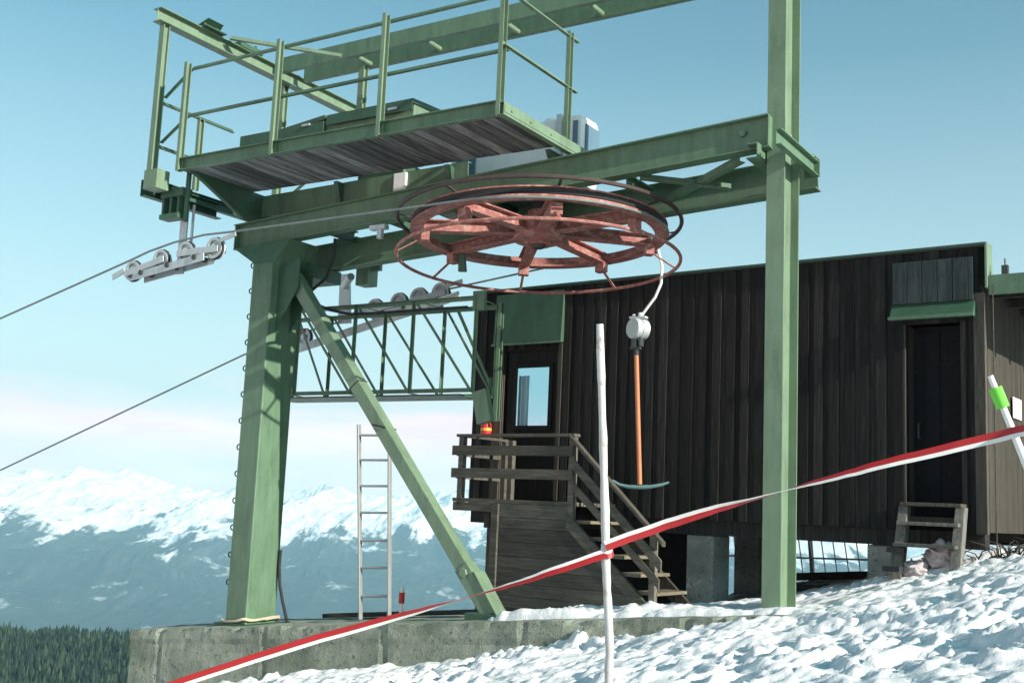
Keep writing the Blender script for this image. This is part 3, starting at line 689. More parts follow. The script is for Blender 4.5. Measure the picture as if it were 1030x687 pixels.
# ------------------------------------------------------------------ lattice girder
lg = thing('lattice_girder', 'horizontal green lattice girder running from the column to the hut', 'lattice girder', (-8.9, 11.1, 2.88))
YFt, YBt, zt_, zl_ = 10.8, 11.4, 4.02, 2.90
fx = [pY(x, 350, YFt).x for x in (299, 355.6, 414, 477)]; bx_ = [pY(x, 350, YBt).x for x in (332, 386, 445.5, 501)]
bx_[3] = pY(501, 308, YBt).x
for Y, a, b_ in ((YFt, fx[0]-.4, fx[3]), (YBt, bx_[0]-.9, bx_[3])):
    for z, s in ((zt_, -1), (zl_, 1)):
        mb = MB(); mb.prof((a, Y, z), (b_, Y, z), L_(.05, .05, .007, 1, s)); mb.build('chord', 'green', lg)
def lat(xs, Y):
    for i, x in enumerate(xs):
        mb = MB(); mb.prof((x, Y, zl_), (x, Y, zt_), L_(.035, .035, .006), (0, -1, 0)); mb.build('lattice_upright', 'green', lg)
        if i < len(xs)-1:
            mb = MB(); mb.bar((x+.03, Y+.01, zt_-.02), (xs[i+1]-.03, Y+.01, zl_+.02), .012, .03); mb.build('lattice_diagonal', 'green', lg)
lat([fx[0]-.6]+fx[0:], YFt); lat([bx_[0]-.62]+bx_, YBt)
for z in (zl_, zt_):
    for i in range(4):
        mb = MB(); mb.bar((fx[i], YFt, z), (bx_[i] if i < 3 else bx_[3]-.02, YBt, z), .03, .008); mb.build('lattice_tie', 'green', lg)
mb = MB(); mb.box(fx[0]-.5, bx_[3]-.1, YFt+.03, YBt-.03, zl_-.03, zl_-.012); mb.build('floor_strip', 'green_d', lg)
# end pieces
mb = MB(); e = fx[3]; mb.prof((bx_[3]+.02, YBt, 2.62), (bx_[3]+.02, YBt, 4.05), U_(.05, .07), (0, -1, 0)); mb.box(e-.04, e+.12, YFt-.02, YFt+.03, 3.86, 4.08); mb.build('end_upright', 'green', lg)
mb = MB(); mb.bar((bx_[3]-.6, YBt+.01, zt_-.02), (bx_[3]+.02, YBt+.01, zl_), .012, .04); mb.build('lattice_diagonal', 'green', lg)
fl = thing('floodlight', 'pale green box lamp tilted at the hut end of the lattice girder', 'lamp', (e+.15, 10.9, 2.5))
a = pY(486, 409, 10.75); mb = MB()
R3 = Matrix.Rotation(math.radians(-14), 3, 'Y')
vv = [V((sx*.095, sy*.05, sz*.19)) for sz in (-1, 1) for sx, sy in ((-1, -1), (1, -1), (1, 1), (-1, 1))]
mb.hexa([a+R3 @ q for q in vv]); mb.build('lamp_case', 'green_b', fl, .008)
mb = MB(); mb.bar(a+V((.05, .05, .1)), a+V((.02, .1, .34)), .03, .02, (0, 1, 0)); mb.build('lamp_bracket', 'green_d', fl)
# extinguisher on the hut corner

# ------------------------------------------------------------------ hut
TH = math.radians(-4.4); hx = V((math.cos(TH), math.sin(TH), 0)); hn = V((-math.sin(TH), math.cos(TH), 0))
P0 = pD(535, 430, 14.5); HP = V((P0.x, P0.y, 0))
def hw(u, v, z): return HP+hx*u+hn*v+V((0, 0, z))
def onH(x, y, v=0):
    d = ray(x, y); t = ((HP-EYE).dot(hn)+v)/d.dot(hn); w = EYE+d*t; q = w-HP; return V((q.dot(hx), q.dot(hn), w.z))
HL, HR, HB, ZB, ZT = -.95, 5.46, 5.0, 1.57, 4.40
hut = thing('timber_hut', 'dark weathered board hut raised on concrete pillars beside the lift frame', 'hut', (HP.x, HP.y, 0), TH)
def boards(mb, u0, u1, z0, z1, v0=0, w=.086, alt=True, along='u', jit=.0):
    x = u0; k = 0
    while x < u1-.01:
        ww = min(w*random.uniform(.92, 1.1), u1-x); pr = ((.02 if along == 'u' else .003) if k % 2 else 0)+random.uniform(0, .006)
        a, b_ = (x-.008, x+ww+.008) if k % 2 else (x, x+ww)
        if along == 'u': mb.box(a, min(b_, u1), v0-.022-pr, v0-(.0 if not k % 2 else .018), z0-random.uniform(0, .012), z1)
        else: mb.box(HR+(.0 if not k % 2 else .018), HR+.022+pr, a, min(b_, u1), z0, z1)
        x += ww; k += 1
D1 = (-.46, .40, 3.64); D2 = (4.72, 5.27, 3.66)
mb = MB()
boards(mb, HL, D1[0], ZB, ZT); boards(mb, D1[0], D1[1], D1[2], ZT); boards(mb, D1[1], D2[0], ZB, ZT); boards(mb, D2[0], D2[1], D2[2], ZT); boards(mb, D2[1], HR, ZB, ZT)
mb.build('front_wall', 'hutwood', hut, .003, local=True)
mb = MB(); mb.box(HL, D1[0], .002, .08, ZB, ZT-.01); mb.box(D1[1], D2[0], .002, .08, ZB, ZT-.01); mb.box(D2[1], HR, .002, .08, ZB, ZT-.01); mb.box(D1[0], D1[1], .002, .08, D1[2], ZT-.01); mb.box(D2[0], D2[1], .002, .08, D2[2], ZT-.01)
mb.box(HL, HR, HB-.08, HB, ZB, 4.0); mb.box(HL, HL+.08, .085, .5, ZB, 4.0); mb.box(HL, HL+.08, 2.6, HB-.085, ZB, 4.0); mb.box(HL, HL+.08, .5, 2.6, ZB, 2.3); mb.box(HL, HL+.08, .5, 2.6, 3.95, 4.0); mb.box(HR-.08, HR-.002, .085, HB-.085, ZB, 4.0); mb.box(HL+.085, HR-.085, .085, HB-.085, ZB, ZB+.05)
mb.build('wall_core', 'black', hut, local=True)
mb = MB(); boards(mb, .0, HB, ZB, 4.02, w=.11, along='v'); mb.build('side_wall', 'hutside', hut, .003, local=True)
mb = MB(); boards(mb, .0, .2, 4.03, ZT, w=.11, along='v'); mb.build('side_wall', 'hutwood', hut, .003, local=True)
mb = MB(); mb.box(HR-.06, HR+.045, -.05, .03, ZB-.02, 3.93); mb.build('corner_board', 'trim', hut, .004, local=True)
mb = MB(); mb.box(HL-.04, HR+.06, -.07, .2, ZT, ZT+.03); mb.box(HL-.06, HR+.02, .2, HB+.05, 4.005, 4.05); rf = mb.build('roof', 'roof', hut, .004, local=True)
mb = MB(); mb.box(HL-.05, HR+.07, -.085, -.071, ZT+.012, ZT+.036); mb.build('fascia', 'green_d', rf, .003, local=True)
mb = MB(); mb.box(HR+.062, HR+.085, -.08, .13, 3.97, ZT+.035); mb.build('fascia', 'green_b', rf, .003, local=True)
mb = MB(); mb.box(HL, HR, .03, .2, ZB-.17, ZB-.003); mb.box(HL, HR, HB-.2, HB-.05, ZB-.17, ZB-.003)
for u in np.arange(HL+.05, HR, .8): mb.box(u, u+.08, .202, HB-.202, ZB-.12, ZB-.004)
mb.build('floor_beam', 'hutwood', hut, .004, local=True)
# side lean-to roof
mb = MB(); mb.hexa([(HR+.03, -.02, 4.02), (HR+1.5, -.02, 4.0), (HR+1.5, HB, 4.0), (HR+.03, HB, 4.02), (HR+.03, -.02, 4.07), (HR+1.5, -.02, 4.05), (HR+1.5, HB, 4.05), (HR+.03, HB, 4.07)])
lr = mb.build('side_roof', 'hutwood', hut, local=True)
mb = MB(); mb.box(HR+.09, HR+1.52, -.05, -.022, 3.9, 4.1); mb.build('fascia', 'green', lr, .004, local=True)
mb = MB(); mb.box(HR+.2, HR+.26, .0, .06, 4.1, 4.2); mb.cyl((HR+.23, .03, 4.2), (HR+.23, .03, 4.27), .01, 6); mb.build('vent_stub', 'darksteel', lr, local=True)
for v in np.arange(.3, HB, .6):
    mb = MB(); mb.box(HR+.05, HR+1.45, v, v+.06, 3.93, 4.015); mb.build('rafter', 'hutside', lr, local=True)
wl = MB()
for q in ((.5, .56, 2.3, 3.95), (2.54, 2.6, 2.3, 3.95), (.56, 2.54, 2.3, 2.36), (.56, 2.54, 3.89, 3.95)): wl.box(HL-.02, HL+.1, q[0], q[1], q[2], q[3])
wl = wl.build('added_side_window', 'trim', hut, local=True); MB().box(HL+.03, HL+.034, .56, 2.54, 2.36, 3.89).build('glass', 'glass', wl, local=True)  # unseen window added so bright sky shows through the door glass
mb = MB()
for v in np.arange(0, HB, .12):
    if v < .4 or v > 2.55: mb.box(HL-.022, HL-.002, v, v+.115, ZB, 4.0)
    else: mb.box(HL-.022, HL-.002, v, v+.115, ZB, 2.28); mb.box(HL-.022, HL-.002, v, v+.115, 3.965, 4.0)
mb.build('side_wall', 'hutwood', hut, local=True)
# left door (glazed) and its surround
mb = MB(); mb.box(D1[0]+.04, D1[1]-.04, .10, .14, 1.75, D1[2]-.05); 
dl = MB(); a0, a1, b0, b1_ = -.30, .26, 2.62, 3.42
for q in ((D1[0]+.03, a0, 1.72, 3.6), (a1, D1[1]-.03, 1.72, 3.6), (a0, a1, 1.72, b0), (a0, a1, b1_, 3.6)): dl.box(q[0], q[1], .02, .06, q[2], q[3])
door = dl.build('door', 'hutwood', hut, local=True)
wf = MB()
for q in ((a0-.03, a0+.03, b0-.03, b1_+.03), (a1-.03, a1+.03, b0-.03, b1_+.03), (a0+.03, a1-.03, b0-.03, b0+.03), (a0+.03, a1-.03, b1_-.03, b1_+.03)): wf.box(q[0], q[1], .0, .019, q[2], q[3])
wf.build('window_frame', 'hutwood', door, .003, local=True)
MB().box(a0, a1, .03, .034, b0, b1_).build('glass', 'glass', door, local=True)
cu_ = MB()
for i in range(4):
    u = a0+.01+i*.038; cu_.box(u, u+.039, .075+.012*(i % 2), .082+.012*(i % 2), b0-.02, b1_-.12)
cu_.build('curtain', 'curtain', door, local=True)
MB().tube([(D1[1]-.1, .02, 2.52), (D1[1]-.1, -.03, 2.52), (D1[1]-.2, -.03, 2.52)], .009, 8).build('handle', 'galv', door, local=True)
fr = MB(); fr.box(D1[0]-.14, D1[0], -.06, .06, .42, 3.68); fr.build('left_jamb', 'trim', hut, .004, local=True)
fr = MB(); fr.box(D1[1], D1[1]+.06, -.06, .06, 1.72, 3.68); fr.build('right_jamb', 'trim', hut, .004, local=True)
fr = MB(); fr.box(D1[0], D1[1], -.03, .06, 3.6, 3.68); fr.build('door_head', 'hutwood', hut, local=True)
pn = MB(); pn.hexa([(-.60, -.115, 3.69), (.47, -.115, 3.69), (.47, -.045, 3.69), (-.60, -.045, 3.69), (-.60, -.075, 4.36), (.47, -.075, 4.36), (.47, -.045, 4.36), (-.60, -.045, 4.36)])
pn.build('green_panel', 'green_d', hut, .004, local=True)
MB().box(-.62, .49, -.13, -.118, 3.675, 3.70).build('drip_edge', 'green', hut, local=True)
# right door: boarded opening, its shade painted black, with panel and lip above
mb = MB(); boards(mb, D2[0], D2[1], 1.7, D2[2], v0=.26, w=.13); rdoor = mb.build('rear_door', 'black', hut, local=True); MB().tube([(D2[0]+.07, .2, 2.65), (D2[0]+.07, .15, 2.65), (D2[0]+.07, .15, 2.5), (D2[0]+.07, .2, 2.5)], .009, 8).build('handle', 'darksteel', rdoor, local=True)
mb = MB(); mb.box(D2[0]-.05, D2[0], -.04, .24, 1.66, 3.66); mb.build('left_jamb', 'trim', hut, .004, local=True)
mb = MB(); mb.box(D2[1], D2[1]+.05, -.05, .24, 1.66, 3.66); mb.build('right_jamb', 'hutwood', hut, .004, local=True)
mb = MB(); mb.box(D2[0], D2[1], -.03, .25, 1.62, 1.70); mb.build('threshold', 'trim', hut, .004, local=True)
pa, pb = 4.60, 5.41
mb = MB(); x = pa
while x < pb-.02:
    w = min(.152, pb-x); mb.box(x+.004, x+w-.004, -.075-random.uniform(0, .006), -.046, 3.86, 4.30); x += w
mb.build('board_panel', 'hutpale', hut, .003, local=True)
mb = MB(); mb.hexa([(pa-.01, -.14, 3.69), (pb+.01, -.14, 3.69), (pb+.01, -.045, 3.69), (pa-.01, -.045, 3.69), (pa-.01, -.14, 3.72), (pb+.01, -.14, 3.72), (pb+.01, -.045, 3.87), (pa-.01, -.045, 3.87)])
mb.build('awning_lip', 'green_d', hut, .003, local=True)
MB().box(pa-.02, pb+.02, -.162, -.142, 3.685, 3.72).build('awning_edge', 'green', hut, .002, local=True)
# notice on the side wall
a = pX(1023, 411, 0); d = ray(1023, 411); 
nx_ = hx; t = ((HP+hx*(HR+.05)-EYE).dot(hx))/d.dot(hx); w_ = EYE+d*t; nv = (w_-HP).dot(hn)
MB().box(HR+.046, HR+.05, nv-.17, nv+.2, w_.z-.11, w_.z+.11).build('notice', 'paper', hut, local=True)
# downpipe wire at the corner
mb = MB(); mb.tube([hw(HR+.13, -.06, z) for z in (4.0, 3.3, 2.6, 1.9, 1.3)], .006, 6); o = mb.build('earth_cable', 'log', None, smooth=True)
tag(o, 'thin cable running down the right corner of the hut', 'cable')
# black panel closing the dark crawl space by the stairs
mb = MB(); mb.box(-.3, 2.15, .6, .64, .2, ZB-.125); mb.build('crawlspace_black_panel', 'black', hut, local=True)
# red extinguisher
ex = thing('fire_extinguisher', 'small red extinguisher with a yellow label hung at the left corner of the hut', 'extinguisher', hw(-.92, -.14, 2.38))
e0 = onH(489, 431, -.14); eu = e0.x
MB().lathe(hw(eu, -.14, e0.z-.13), (0, 0, 1), [(.0, 0), (.06, 0), (.07, .02), (.07, .18), (.05, .22), (.02, .24), (.02, .27), (0, .27)], 20).build('bottle', 'redplastic', ex, smooth=True)
MB().lathe(hw(eu, -.14, e0.z-.03), (0, 0, 1), [(.0715, 0), (.0715, .035)], 20).build('label_band', 'yellow', ex, smooth=True)
MB().tube([hw(eu, -.14, e0.z+.13), hw(eu+.05, -.17, e0.z+.12), hw(eu+.09, -.17, e0.z+.02)], .01, 8).build('hose', 'rubber', ex, smooth=True)
MB().box(-.02, .02, .06, .13, -.1, .05).build('wall_bracket', 'darksteel', ex)
bpy.data.objects['wall_bracket'].location = (0, 0, 0)

# pillars
def pillar(u0, u1, v0, v1, z0, z1, label):
    mb = MB(); mb.box(u0, u1, v0, v1, z0, z1)
    vs = [hw(p.x, p.y, p.z) for p in mb.v]; m2 = MB(); m2.hexa(vs); o = m2.build('concrete_pillar', 'concrete2', None, .015)
    tag(o, label, 'pillar', 'concrete pillars under the hut'); return o
def pl(x0, x1, y0, v, dv, label):
    a, b_ = onH(x0, y0, v), onH(x1, y0, v); pillar(a.x, b_.x, v, v+dv, .25, ZB-.175, label)
pl(690, 717, 570, .06, .42, 'broad concrete pillar under the hut next to the foot of the stairs')
pl(738, 764, 570, 2.2, .3, 'shaded concrete pillar set back under the hut, just left of the green post')
pl(872, 897, 560, .08, .3, 'concrete pillar under the hut behind the small wooden steps')

# ------------------------------------------------------------------ porch and stairs
po = thing('entrance_porch', 'weathered timber porch and stair with plank railing at the glazed hut door', 'porch', (HP.x, HP.y, 0), TH)
vF = -1.0
def bp(name, mat, *boxes, par=None, bev=.004):
    mb = MB()
    for b in boxes: mb.box(*b)
    return mb.build(name, mat, par or po, bev, local=True)
uL, uR = -.36, 1.27; zf = 1.70
x = vF
mb = MB()
while x < -.07: mb.box(uL-.06, uR+.02, x, x+.13, zf-.045, zf); x += .14
mb.build('deck_boards', 'porch', po, .003, local=True)
bp('edge_joist', 'porch', (uL-.05, .30, vF-.0, vF+.07, zf-.15, zf-.048)); bp('edge_joist', 'trim', (uL-.04, uL+.04, vF+.08, -.08, zf-.15, zf-.048))
bp('bracket', 'trim', (.0, .08, vF+.1, vF+.2, 1.36, zf-.16))
# skirt boards: horizontal planks, cut along the stair string
A_s, B_s = V((1.27, 0, 1.50)), V((2.33, 0, .60))
def us_at(z): return A_s.x+(A_s.z-z)/(A_s.z-B_s.z)*(B_s.x-A_s.x)
mb = MB(); z = zf-.05
while z > .25:
    h = random.uniform(.12, .17); z1, z0 = z, max(.2, z-h+.003)
    u1t, u1b = (uR if z1 > 1.5 else us_at(z1)-.02), (uR if z0 > 1.5 else us_at(z0)-.02)
    mb.hexa([(.30, vF, z0), (u1b, vF, z0), (u1b, vF+.025, z0), (.30, vF+.025, z0), (.30, vF, z1), (u1t, vF, z1), (u1t, vF+.025, z1), (.30, vF+.025, z1)]); z -= h
mb.build('skirt_boards', 'skirt', po, .004, local=True)
bp('added_gap_blackout', 'black', (.32, 1.25, vF+.035, vF+.05, .3, zf-.07))  # added black sheet, stops bright snow showing between the skirt planks
bp('corner_post', 'porch', (.20, .30, vF-.03, vF+.06, .3, zf-.05))
# railing
zr = [2.455, 2.26, 2.0]
for u in (uL, uR-.02): bp('railing_post', 'porch', (u, u+.075, vF+.0, vF+.07, zf-.1 if u < 0 else 1.45, 2.43))
bp('railing_post', 'porch', (uL+.3, uL+.37, vF+.6, vF+.67, zf, 2.43))
bp('railing_post', 'porch', (uL, uL+.07, -.14, -.07, zf, 2.43))
bp('top_rail', 'porch', (uL-.02, uR+.07, vF-.03, vF+.09, 2.43, 2.465))
bp('side_rail', 'porch', (uL-.02, uL+.05, vF+.1, -.06, 2.43, 2.465)); bp('side_rail', 'porch', (uL-.028, uL-.003, vF+.0, -.06, 2.2, 2.31))
bp('side_rail', 'porch', (uL-.028, uL-.003, vF+.0, -.06, 1.93, 2.04))
bp('railing_board', 'porch', (uL-.08, uR+.05, vF-.028, vF-.003, 2.21, 2.325)); bp('railing_board', 'porch', (uL-.08, uR+.05, vF-.028, vF-.003, 1.94, 2.055))
# stair
d_ = (B_s-A_s).normalized()
def slab_board(name, p, q, v, w, h, mat='porch'):
    mb = MB(); mb.bar(V((p[0], v, p[1])), V((q[0], v, q[1])), w, h, (0, 1, 0)) if False else None
    P, Q = V((p[0], v, p[1])), V((q[0], v, q[1])); n = V((0, 0, 1)); 
    mb.hexa([(P.x, v, P.z-h), (Q.x, v, Q.z-h), (Q.x, v+w, Q.z-h), (P.x, v+w, P.z-h), (P.x, v, P.z), (Q.x, v, Q.z), (Q.x, v+w, Q.z), (P.x, v+w, P.z)])
    return mb.build(name, mat, po, .004, local=True)
slab_board('stringer', (1.25, 1.58), (2.36, .63), vF-.01, .05, .17); slab_board('stringer', (1.25, 1.70), (2.42, .66), -.28, .05, .2, 'trim')
for i in range(5):
    u = 1.36+i*.218; z = 1.50-i*.178
    bp('tread', 'tread', (u-.1, u+.17, vF+.045, -.285, z-.035, z)); 
slab_board('handrail', (1.27, 2.465), (2.50, 1.32), vF-.05, .08, .05)
slab_board('stair_rail', (1.34, 2.18), (2.48, 1.13), vF-.03, .025, .13); slab_board('stair_rail', (1.34, 1.93), (2.46, .93), vF-.03, .025, .11)
bp('railing_post', 'porch', (2.32, 2.395, vF, vF+.06, .5, 1.42))
bp('ground_sill', 'log', (.1, 2.5, vF-.12, vF-.04, .36, .5))

# small steps in front of the right door
st = thing('wooden_steps', 'short grey timber steps below the dark right-hand door of the hut', 'steps', hw(5.0, -.4, 1.1))
def hb(mb, c): mb.hexa([hw(*q) for q in c])
l0, r0_ = onH(911, 510, -.12), onH(968, 512, -.12)
for uu in (l0.x, r0_.x):
    mb = MB(); hb(mb, [(uu-.055, -.5, .95), (uu+.055, -.5, .95), (uu+.055, -.38, .95), (uu-.055, -.38, .95), (uu-.045, -.2, 1.80), (uu+.045, -.2, 1.80), (uu+.045, -.08, 1.80), (uu-.045, -.08, 1.80)]); mb.build('side_plank', 'stool', st, .006)
for z, v in ((1.80, -.14), (1.61, -.25), (1.40, -.36)):
    mb = MB(); hb(mb, [(l0.x-.02, v-.1, z), (r0_.x+.02, v-.1, z), (r0_.x+.02, v+.1, z), (l0.x-.02, v+.1, z), (l0.x-.02, v-.1, z+.035), (r0_.x+.02, v-.1, z+.035), (r0_.x+.02, v+.1, z+.035), (l0.x-.02, v+.1, z+.035)]); mb.build('step_board', 'stool' if z < 1.7 else 'trim', st, .004)
for z, v in ((1.37, -.4), (1.19, -.52)):
    mb = MB(); hb(mb, [(l0.x-.08, v-.06, z-.03), (l0.x+.08, v-.06, z-.03), (l0.x+.08, v+.06, z-.03), (l0.x-.08, v+.06, z-.03), (l0.x-.08, v-.06, z+.02), (l0.x+.08, v-.06, z+.02), (l0.x+.08, v+.06, z+.02), (l0.x-.08, v+.06, z+.02)]); mb.build('strap', 'rubber', st)

# rubbish bags
def blob(name, c, s, seed, mat, label, cat, group=None, n=3, amp=.75, fz=2.2):
    bm = bmesh.new(); bmesh.ops.create_icosphere(bm, subdivisions=n+1, radius=1)
    for v in bm.verts:
        p = v.co.copy(); f = 1+amp*(float(fbm(np.array([p.x*fz+p.z*3]), np.array([p.y*fz-p.z*4]), 3, seed, .6, True)[0])-.45)
        v.co = V((p.x*s[0]*f, p.y*s[1]*f, (p.z*f+1)*s[2]))
        if p.z > .7: v.co.z += s[2]*.2*(p.z-.7)/.3
    me = bpy.data.meshes.new(name); bm.to_mesh(me); bm.free(); me.materials.append(M[mat])
    me.polygons.foreach_set('use_smooth', [n > 2]*len(me.polygons))
    o = bpy.data.objects.new(name, me); COL.objects.link(o); o.location = c; tag(o, label, cat, group); return o
def gz(p): return float(ground(p.x, p.y))
q = hw(4.88, -.32, 0); blob('rubbish_bag', (q.x, q.y, gz(q)-.05), (.13, .1, .085), 3, 'bag', 'crumpled pinkish rubbish bag, the left of two between the legs of the wooden steps', 'bag', 'rubbish bags')
q = hw(5.11, -.22, 0); blob('rubbish_bag', (q.x, q.y, gz(q)-.05), (.15, .11, .12), 8, 'bag', 'fuller rubbish bag standing behind the right leg of the wooden steps', 'bag', 'rubbish bags')
# dry brush at hut corner
mb = MB()
for i in range(60):
    q = hw(HR+.2+rng.normal(0, .16), .1+rng.normal(0, .12), 0); z = gz(q)-.02; a = rng.uniform(0, 6.28); l = rng.uniform(.1, .26)
    mb.tube([(q.x, q.y, z), (q.x+.4*l*math.cos(a), q.y+.4*l*math.sin(a), z+.6*l), (q.x+l*math.cos(a), q.y+l*math.sin(a), z+.75*l)], [.008, .006, .003], 5)
o = mb.build('dry_brush', 'log', None); tag(o, 'tangle of dead brushwood at the foot of the right hut corner', 'brushwood')
# timbers lying under the hut
for x0, x1, y, v, lab in ((798, 872, 579, 3.0, 'dark timber baulk lying under the hut right of the green post'), (800, 848, 592, 1.4, 'second dark timber lying lower under the hut, nearer than the other')):
    a, b_ = onH(x0, y+3, v), onH(x1, y-3, v); mb = MB(); A, B = hw(a.x-.3, v, a.z), hw(b_.x+.3, v+.1, b_.z); mb.bar(A, B, .14, .1)
    o = mb.build('timber_baulk', 'log', None, .01); tag(o, lab, 'timber', 'timbers under the hut')
# mesh fence beyond the hut
fe = thing('mesh_fence', 'leaning dark bar fence on the snow seen through the gap under the hut', 'fence', hw(3.6, 5.9, .8))
fa, fb = onH(715, 560, 6.0), onH(900, 560, 6.0)
mb = MB()
for z in (1.02, 1.45): mb.bar(hw(fa.x, 6, z-.05), hw(fb.x, 6, z+.05), .03, .03)
mb.build('rail', 'darksteel', fe)
mb = MB()
for u in np.arange(fa.x, fb.x, .19): mb.tube([hw(u+.14, 6.0, .6), hw(u-.04, 6.02, 1.75)], .011, 5)
mb.build('bars', 'darksteel', fe)
for u in (fa.x+.6, fa.x+1.7, fa.x+2.75):
    mb = MB(); mb.bar(hw(u+.1, 6.06, .4), hw(u-.02, 6.06, 1.8), .06, .06, (0, 1, 0)); mb.build('post', 'darksteel', fe)

# ------------------------------------------------------------------ ladder
la = thing('ladder', 'aluminium ladder standing on the plinth behind the slanting brace', 'ladder', (-8.4, 10.5, .25))
l0, l1 = pY(362.5, 623, 10.5), pY(361, 427, 10.5); r0, r1 = pY(391.5, 623, 10.5), pY(392, 437, 10.5)
for a, b_ in ((l0, l1), (r0, r1)):
    mb = MB(); mb.bar(a, b_, .055, .025, (1, 0, 0)); mb.build('side_rail', 'alu', la, .004)
for y in (438, 463.5, 490, 517, 545, 572, 600):
    a = l0.lerp(l1, (623-y)/(623-427)); b_ = r0.lerp(r1, (623-y)/(623-437)); mb = MB(); mb.cyl(a, b_, .014, 10); mb.build('rung', 'alu', la, smooth=True)
# marker stake
mk = thing('marker_stake', 'short white stake with a red band standing on the plinth right of the ladder', 'stake', (-8.04, 10.6, .3))
a = pY(403, 620, 10.6)
MB().cyl((a.x, a.y, a.z-.04), (a.x, a.y, a.z+.33), .02, 12).build('stake_body', 'plasticpole', mk, smooth=True)
MB().cyl((a.x, a.y, a.z+.15), (a.x, a.y, a.z+.27), .034, 12).build('red_band', 'redplastic', mk, smooth=True)
# plank on the slab
a, b_ = pY(328, 624, 10.75), pY(505, 621.5, 10.75)
mb = MB(); zc_ = conc_top(a.x)+.04; mb.bar((a.x, a.y, conc_top(a.x)+.045), (b_.x, b_.y, conc_top(b_.x)+.045), .16, .05); o = mb.build('plank', 'log', None, .008); tag(o, 'long dark plank lying on top of the plinth at the foot of the ladder', 'plank')
# rope round the column foot
pts = []
for i in range(70):
    t = i/69*2.3*2*math.pi; rx, ry = .23+.02*math.sin(3*t), .31+.02*math.cos(2.3*t)
    ex_ = (abs(math.cos(t))**.5)*math.copysign(1, math.cos(t)); ey = (abs(math.sin(t))**.5)*math.copysign(1, math.sin(t))
    pts.append((-9.71+rx*ex_, 9.86+ry*ey, conc_top(-9.7+rx*ex_)+.05+.012*math.sin(5*t)+.02*(i/69)))
o = MB().tube(pts, .011, 8).build('tie_rope', 'rope', None, smooth=True); tag(o, 'pale rope wound loosely round the foot of the column', 'rope')
# black hoses
for P_, nm, lab in (([V((cx1+.03, cy1-.03, z)) for z in (1.0, .8)]+[V((cx1+.05, cy1-.02, .6)), V((cx1+.1, cy1, .4)), V((cx1+.17, cy1+.02, .18))], 'cable_conduit', 'black conduit bending out at the back foot of the column'),
                    ([pY(337, 240, 10.1), pY(336, 258, 10.15), pY(328, 280, 10.2), pY(314, 292, 10.15), pY(303, 300, 10.0)], 'hose', 'black hose looping down beside the top of the slanting brace'),
                    ([pY(318, 306, 10.7), pY(332, 312, 10.78), pY(352, 316, 10.78), pY(380, 315, 10.78), pY(420, 312, 10.78), pY(470, 309, 10.78)], 'hose', 'black hose slung along the top of the lattice girder')):
    o = MB().tube(P_, .018, 8).build(nm, 'rubber', None, smooth=True); tag(o, lab, nm.replace('_', ' '))
# insulator block under front beam
mb = MB(); q = pY(383, 230, 9.78); mb.box(q.x-.12, q.x+.1, 9.72, 9.8, q.z-.02, q.z+.03); mb.box(q.x-.02, q.x+.04, 9.74, 9.79, q.z-.12, q.z-.02); mb.build('switch_bracket', 'galv', frame)
# tie on brace
q = bt+dd*((4.22-2.42)/abs(dd.z)); o = MB().tube([q+V((-.1, .1, .03)), q+V((-.08, -.09, .02)), q+V((.09, -.09, -.01)), q+V((.1, .1, -.02)), q+V((-.02, .14, -.03)), q+V((-.05, .12, -.22))], .009, 6).build('binding_wire', 'rubber', None)
tag(o, 'dark binding wire tied round the slanting brace at the top of the ladder', 'wire')

# ------------------------------------------------------------------ tow hanger
best = None
for k in range(-900, 900):
    a = k/900*math.pi; p = V((WC.x+1.39*math.cos(a), WC.y+1.39*math.sin(a), ZR)); q = p-EYE; z = q.dot(fw); sx, sy = 515+F*q.dot(cr)/z, 343.5-F*q.dot(cu)/z
    e_ = (sx-656)**2+((sy-243)**2)*.5
    if best is None or e_ < best[0]: best = (e_, p)
tp = best[1]; TY = tp.y
print('hanger at', tp, best[0])
tw = thing('tow_hanger', 'tow hanger with round grey spring box, orange stick and anchor bar, hanging from the bullwheel'.replace(', hanging', ' hanging'), 'tow hanger', (tp.x, TY, 2.2))
cv = [pY(x, y, TY) for x, y in ((656, 243), (662, 252), (666, 268), (665, 285), (659, 299), (650, 311), (645, 318))]
fine = []
for i in range(len(cv)-1):
    for t in (0, .5): fine.append(cv[i].lerp(cv[i+1], t))
fine.append(cv[-1])
MB().tube(fine, .0165, 10).build('curved_rod', 'plasticpole', tw, smooth=True)
MB().box(tp.x-.05, tp.x+.05, TY-.06, TY+.04, tp.z-.06, tp.z+.05).build('grip', 'darksteel', tw, .008)
dc = pY(642, 331, TY); ax = V((-.42, -.9, 0)).normalized()
MB().lathe(dc, ax, [(.0, -.09), (.105, -.09), (.118, -.08), (.118, -.01), (.127, -.008), (.127, .012), (.118, .014), (.118, .075), (.11, .085), (0, .085)], 36).build('spring_box', 'galv', tw, smooth=True)
m = MB(); m.box(dc.x-.1, dc.x+.1, TY-.04, TY+.04, dc.z+.115, dc.z+.14); m.cyl((dc.x-.06, TY, dc.z+.14), (dc.x-.06, TY, dc.z+.17), .02, 8); m.cyl((dc.x+.03, TY-.02, dc.z+.14), (dc.x+.03, TY-.02, dc.z+.18), .025, 8); m.build('clamp', 'galv', tw, .004)
m = MB(); m.box(dc.x-.06, dc.x-.0, TY-.05, TY+.03, dc.z-.22, dc.z-.1); m.box(dc.x+.03, dc.x+.06, TY-.05, TY+.03, dc.z-.2, dc.z-.1); m.box(dc.x-.09, dc.x+.04, TY-.03, TY+.02, dc.z-.23, dc.z-.2); m.build('rope_guide', 'darksteel', tw, .004)
s0, s1 = pY(640, 352, TY), pY(643.5, 487, TY)
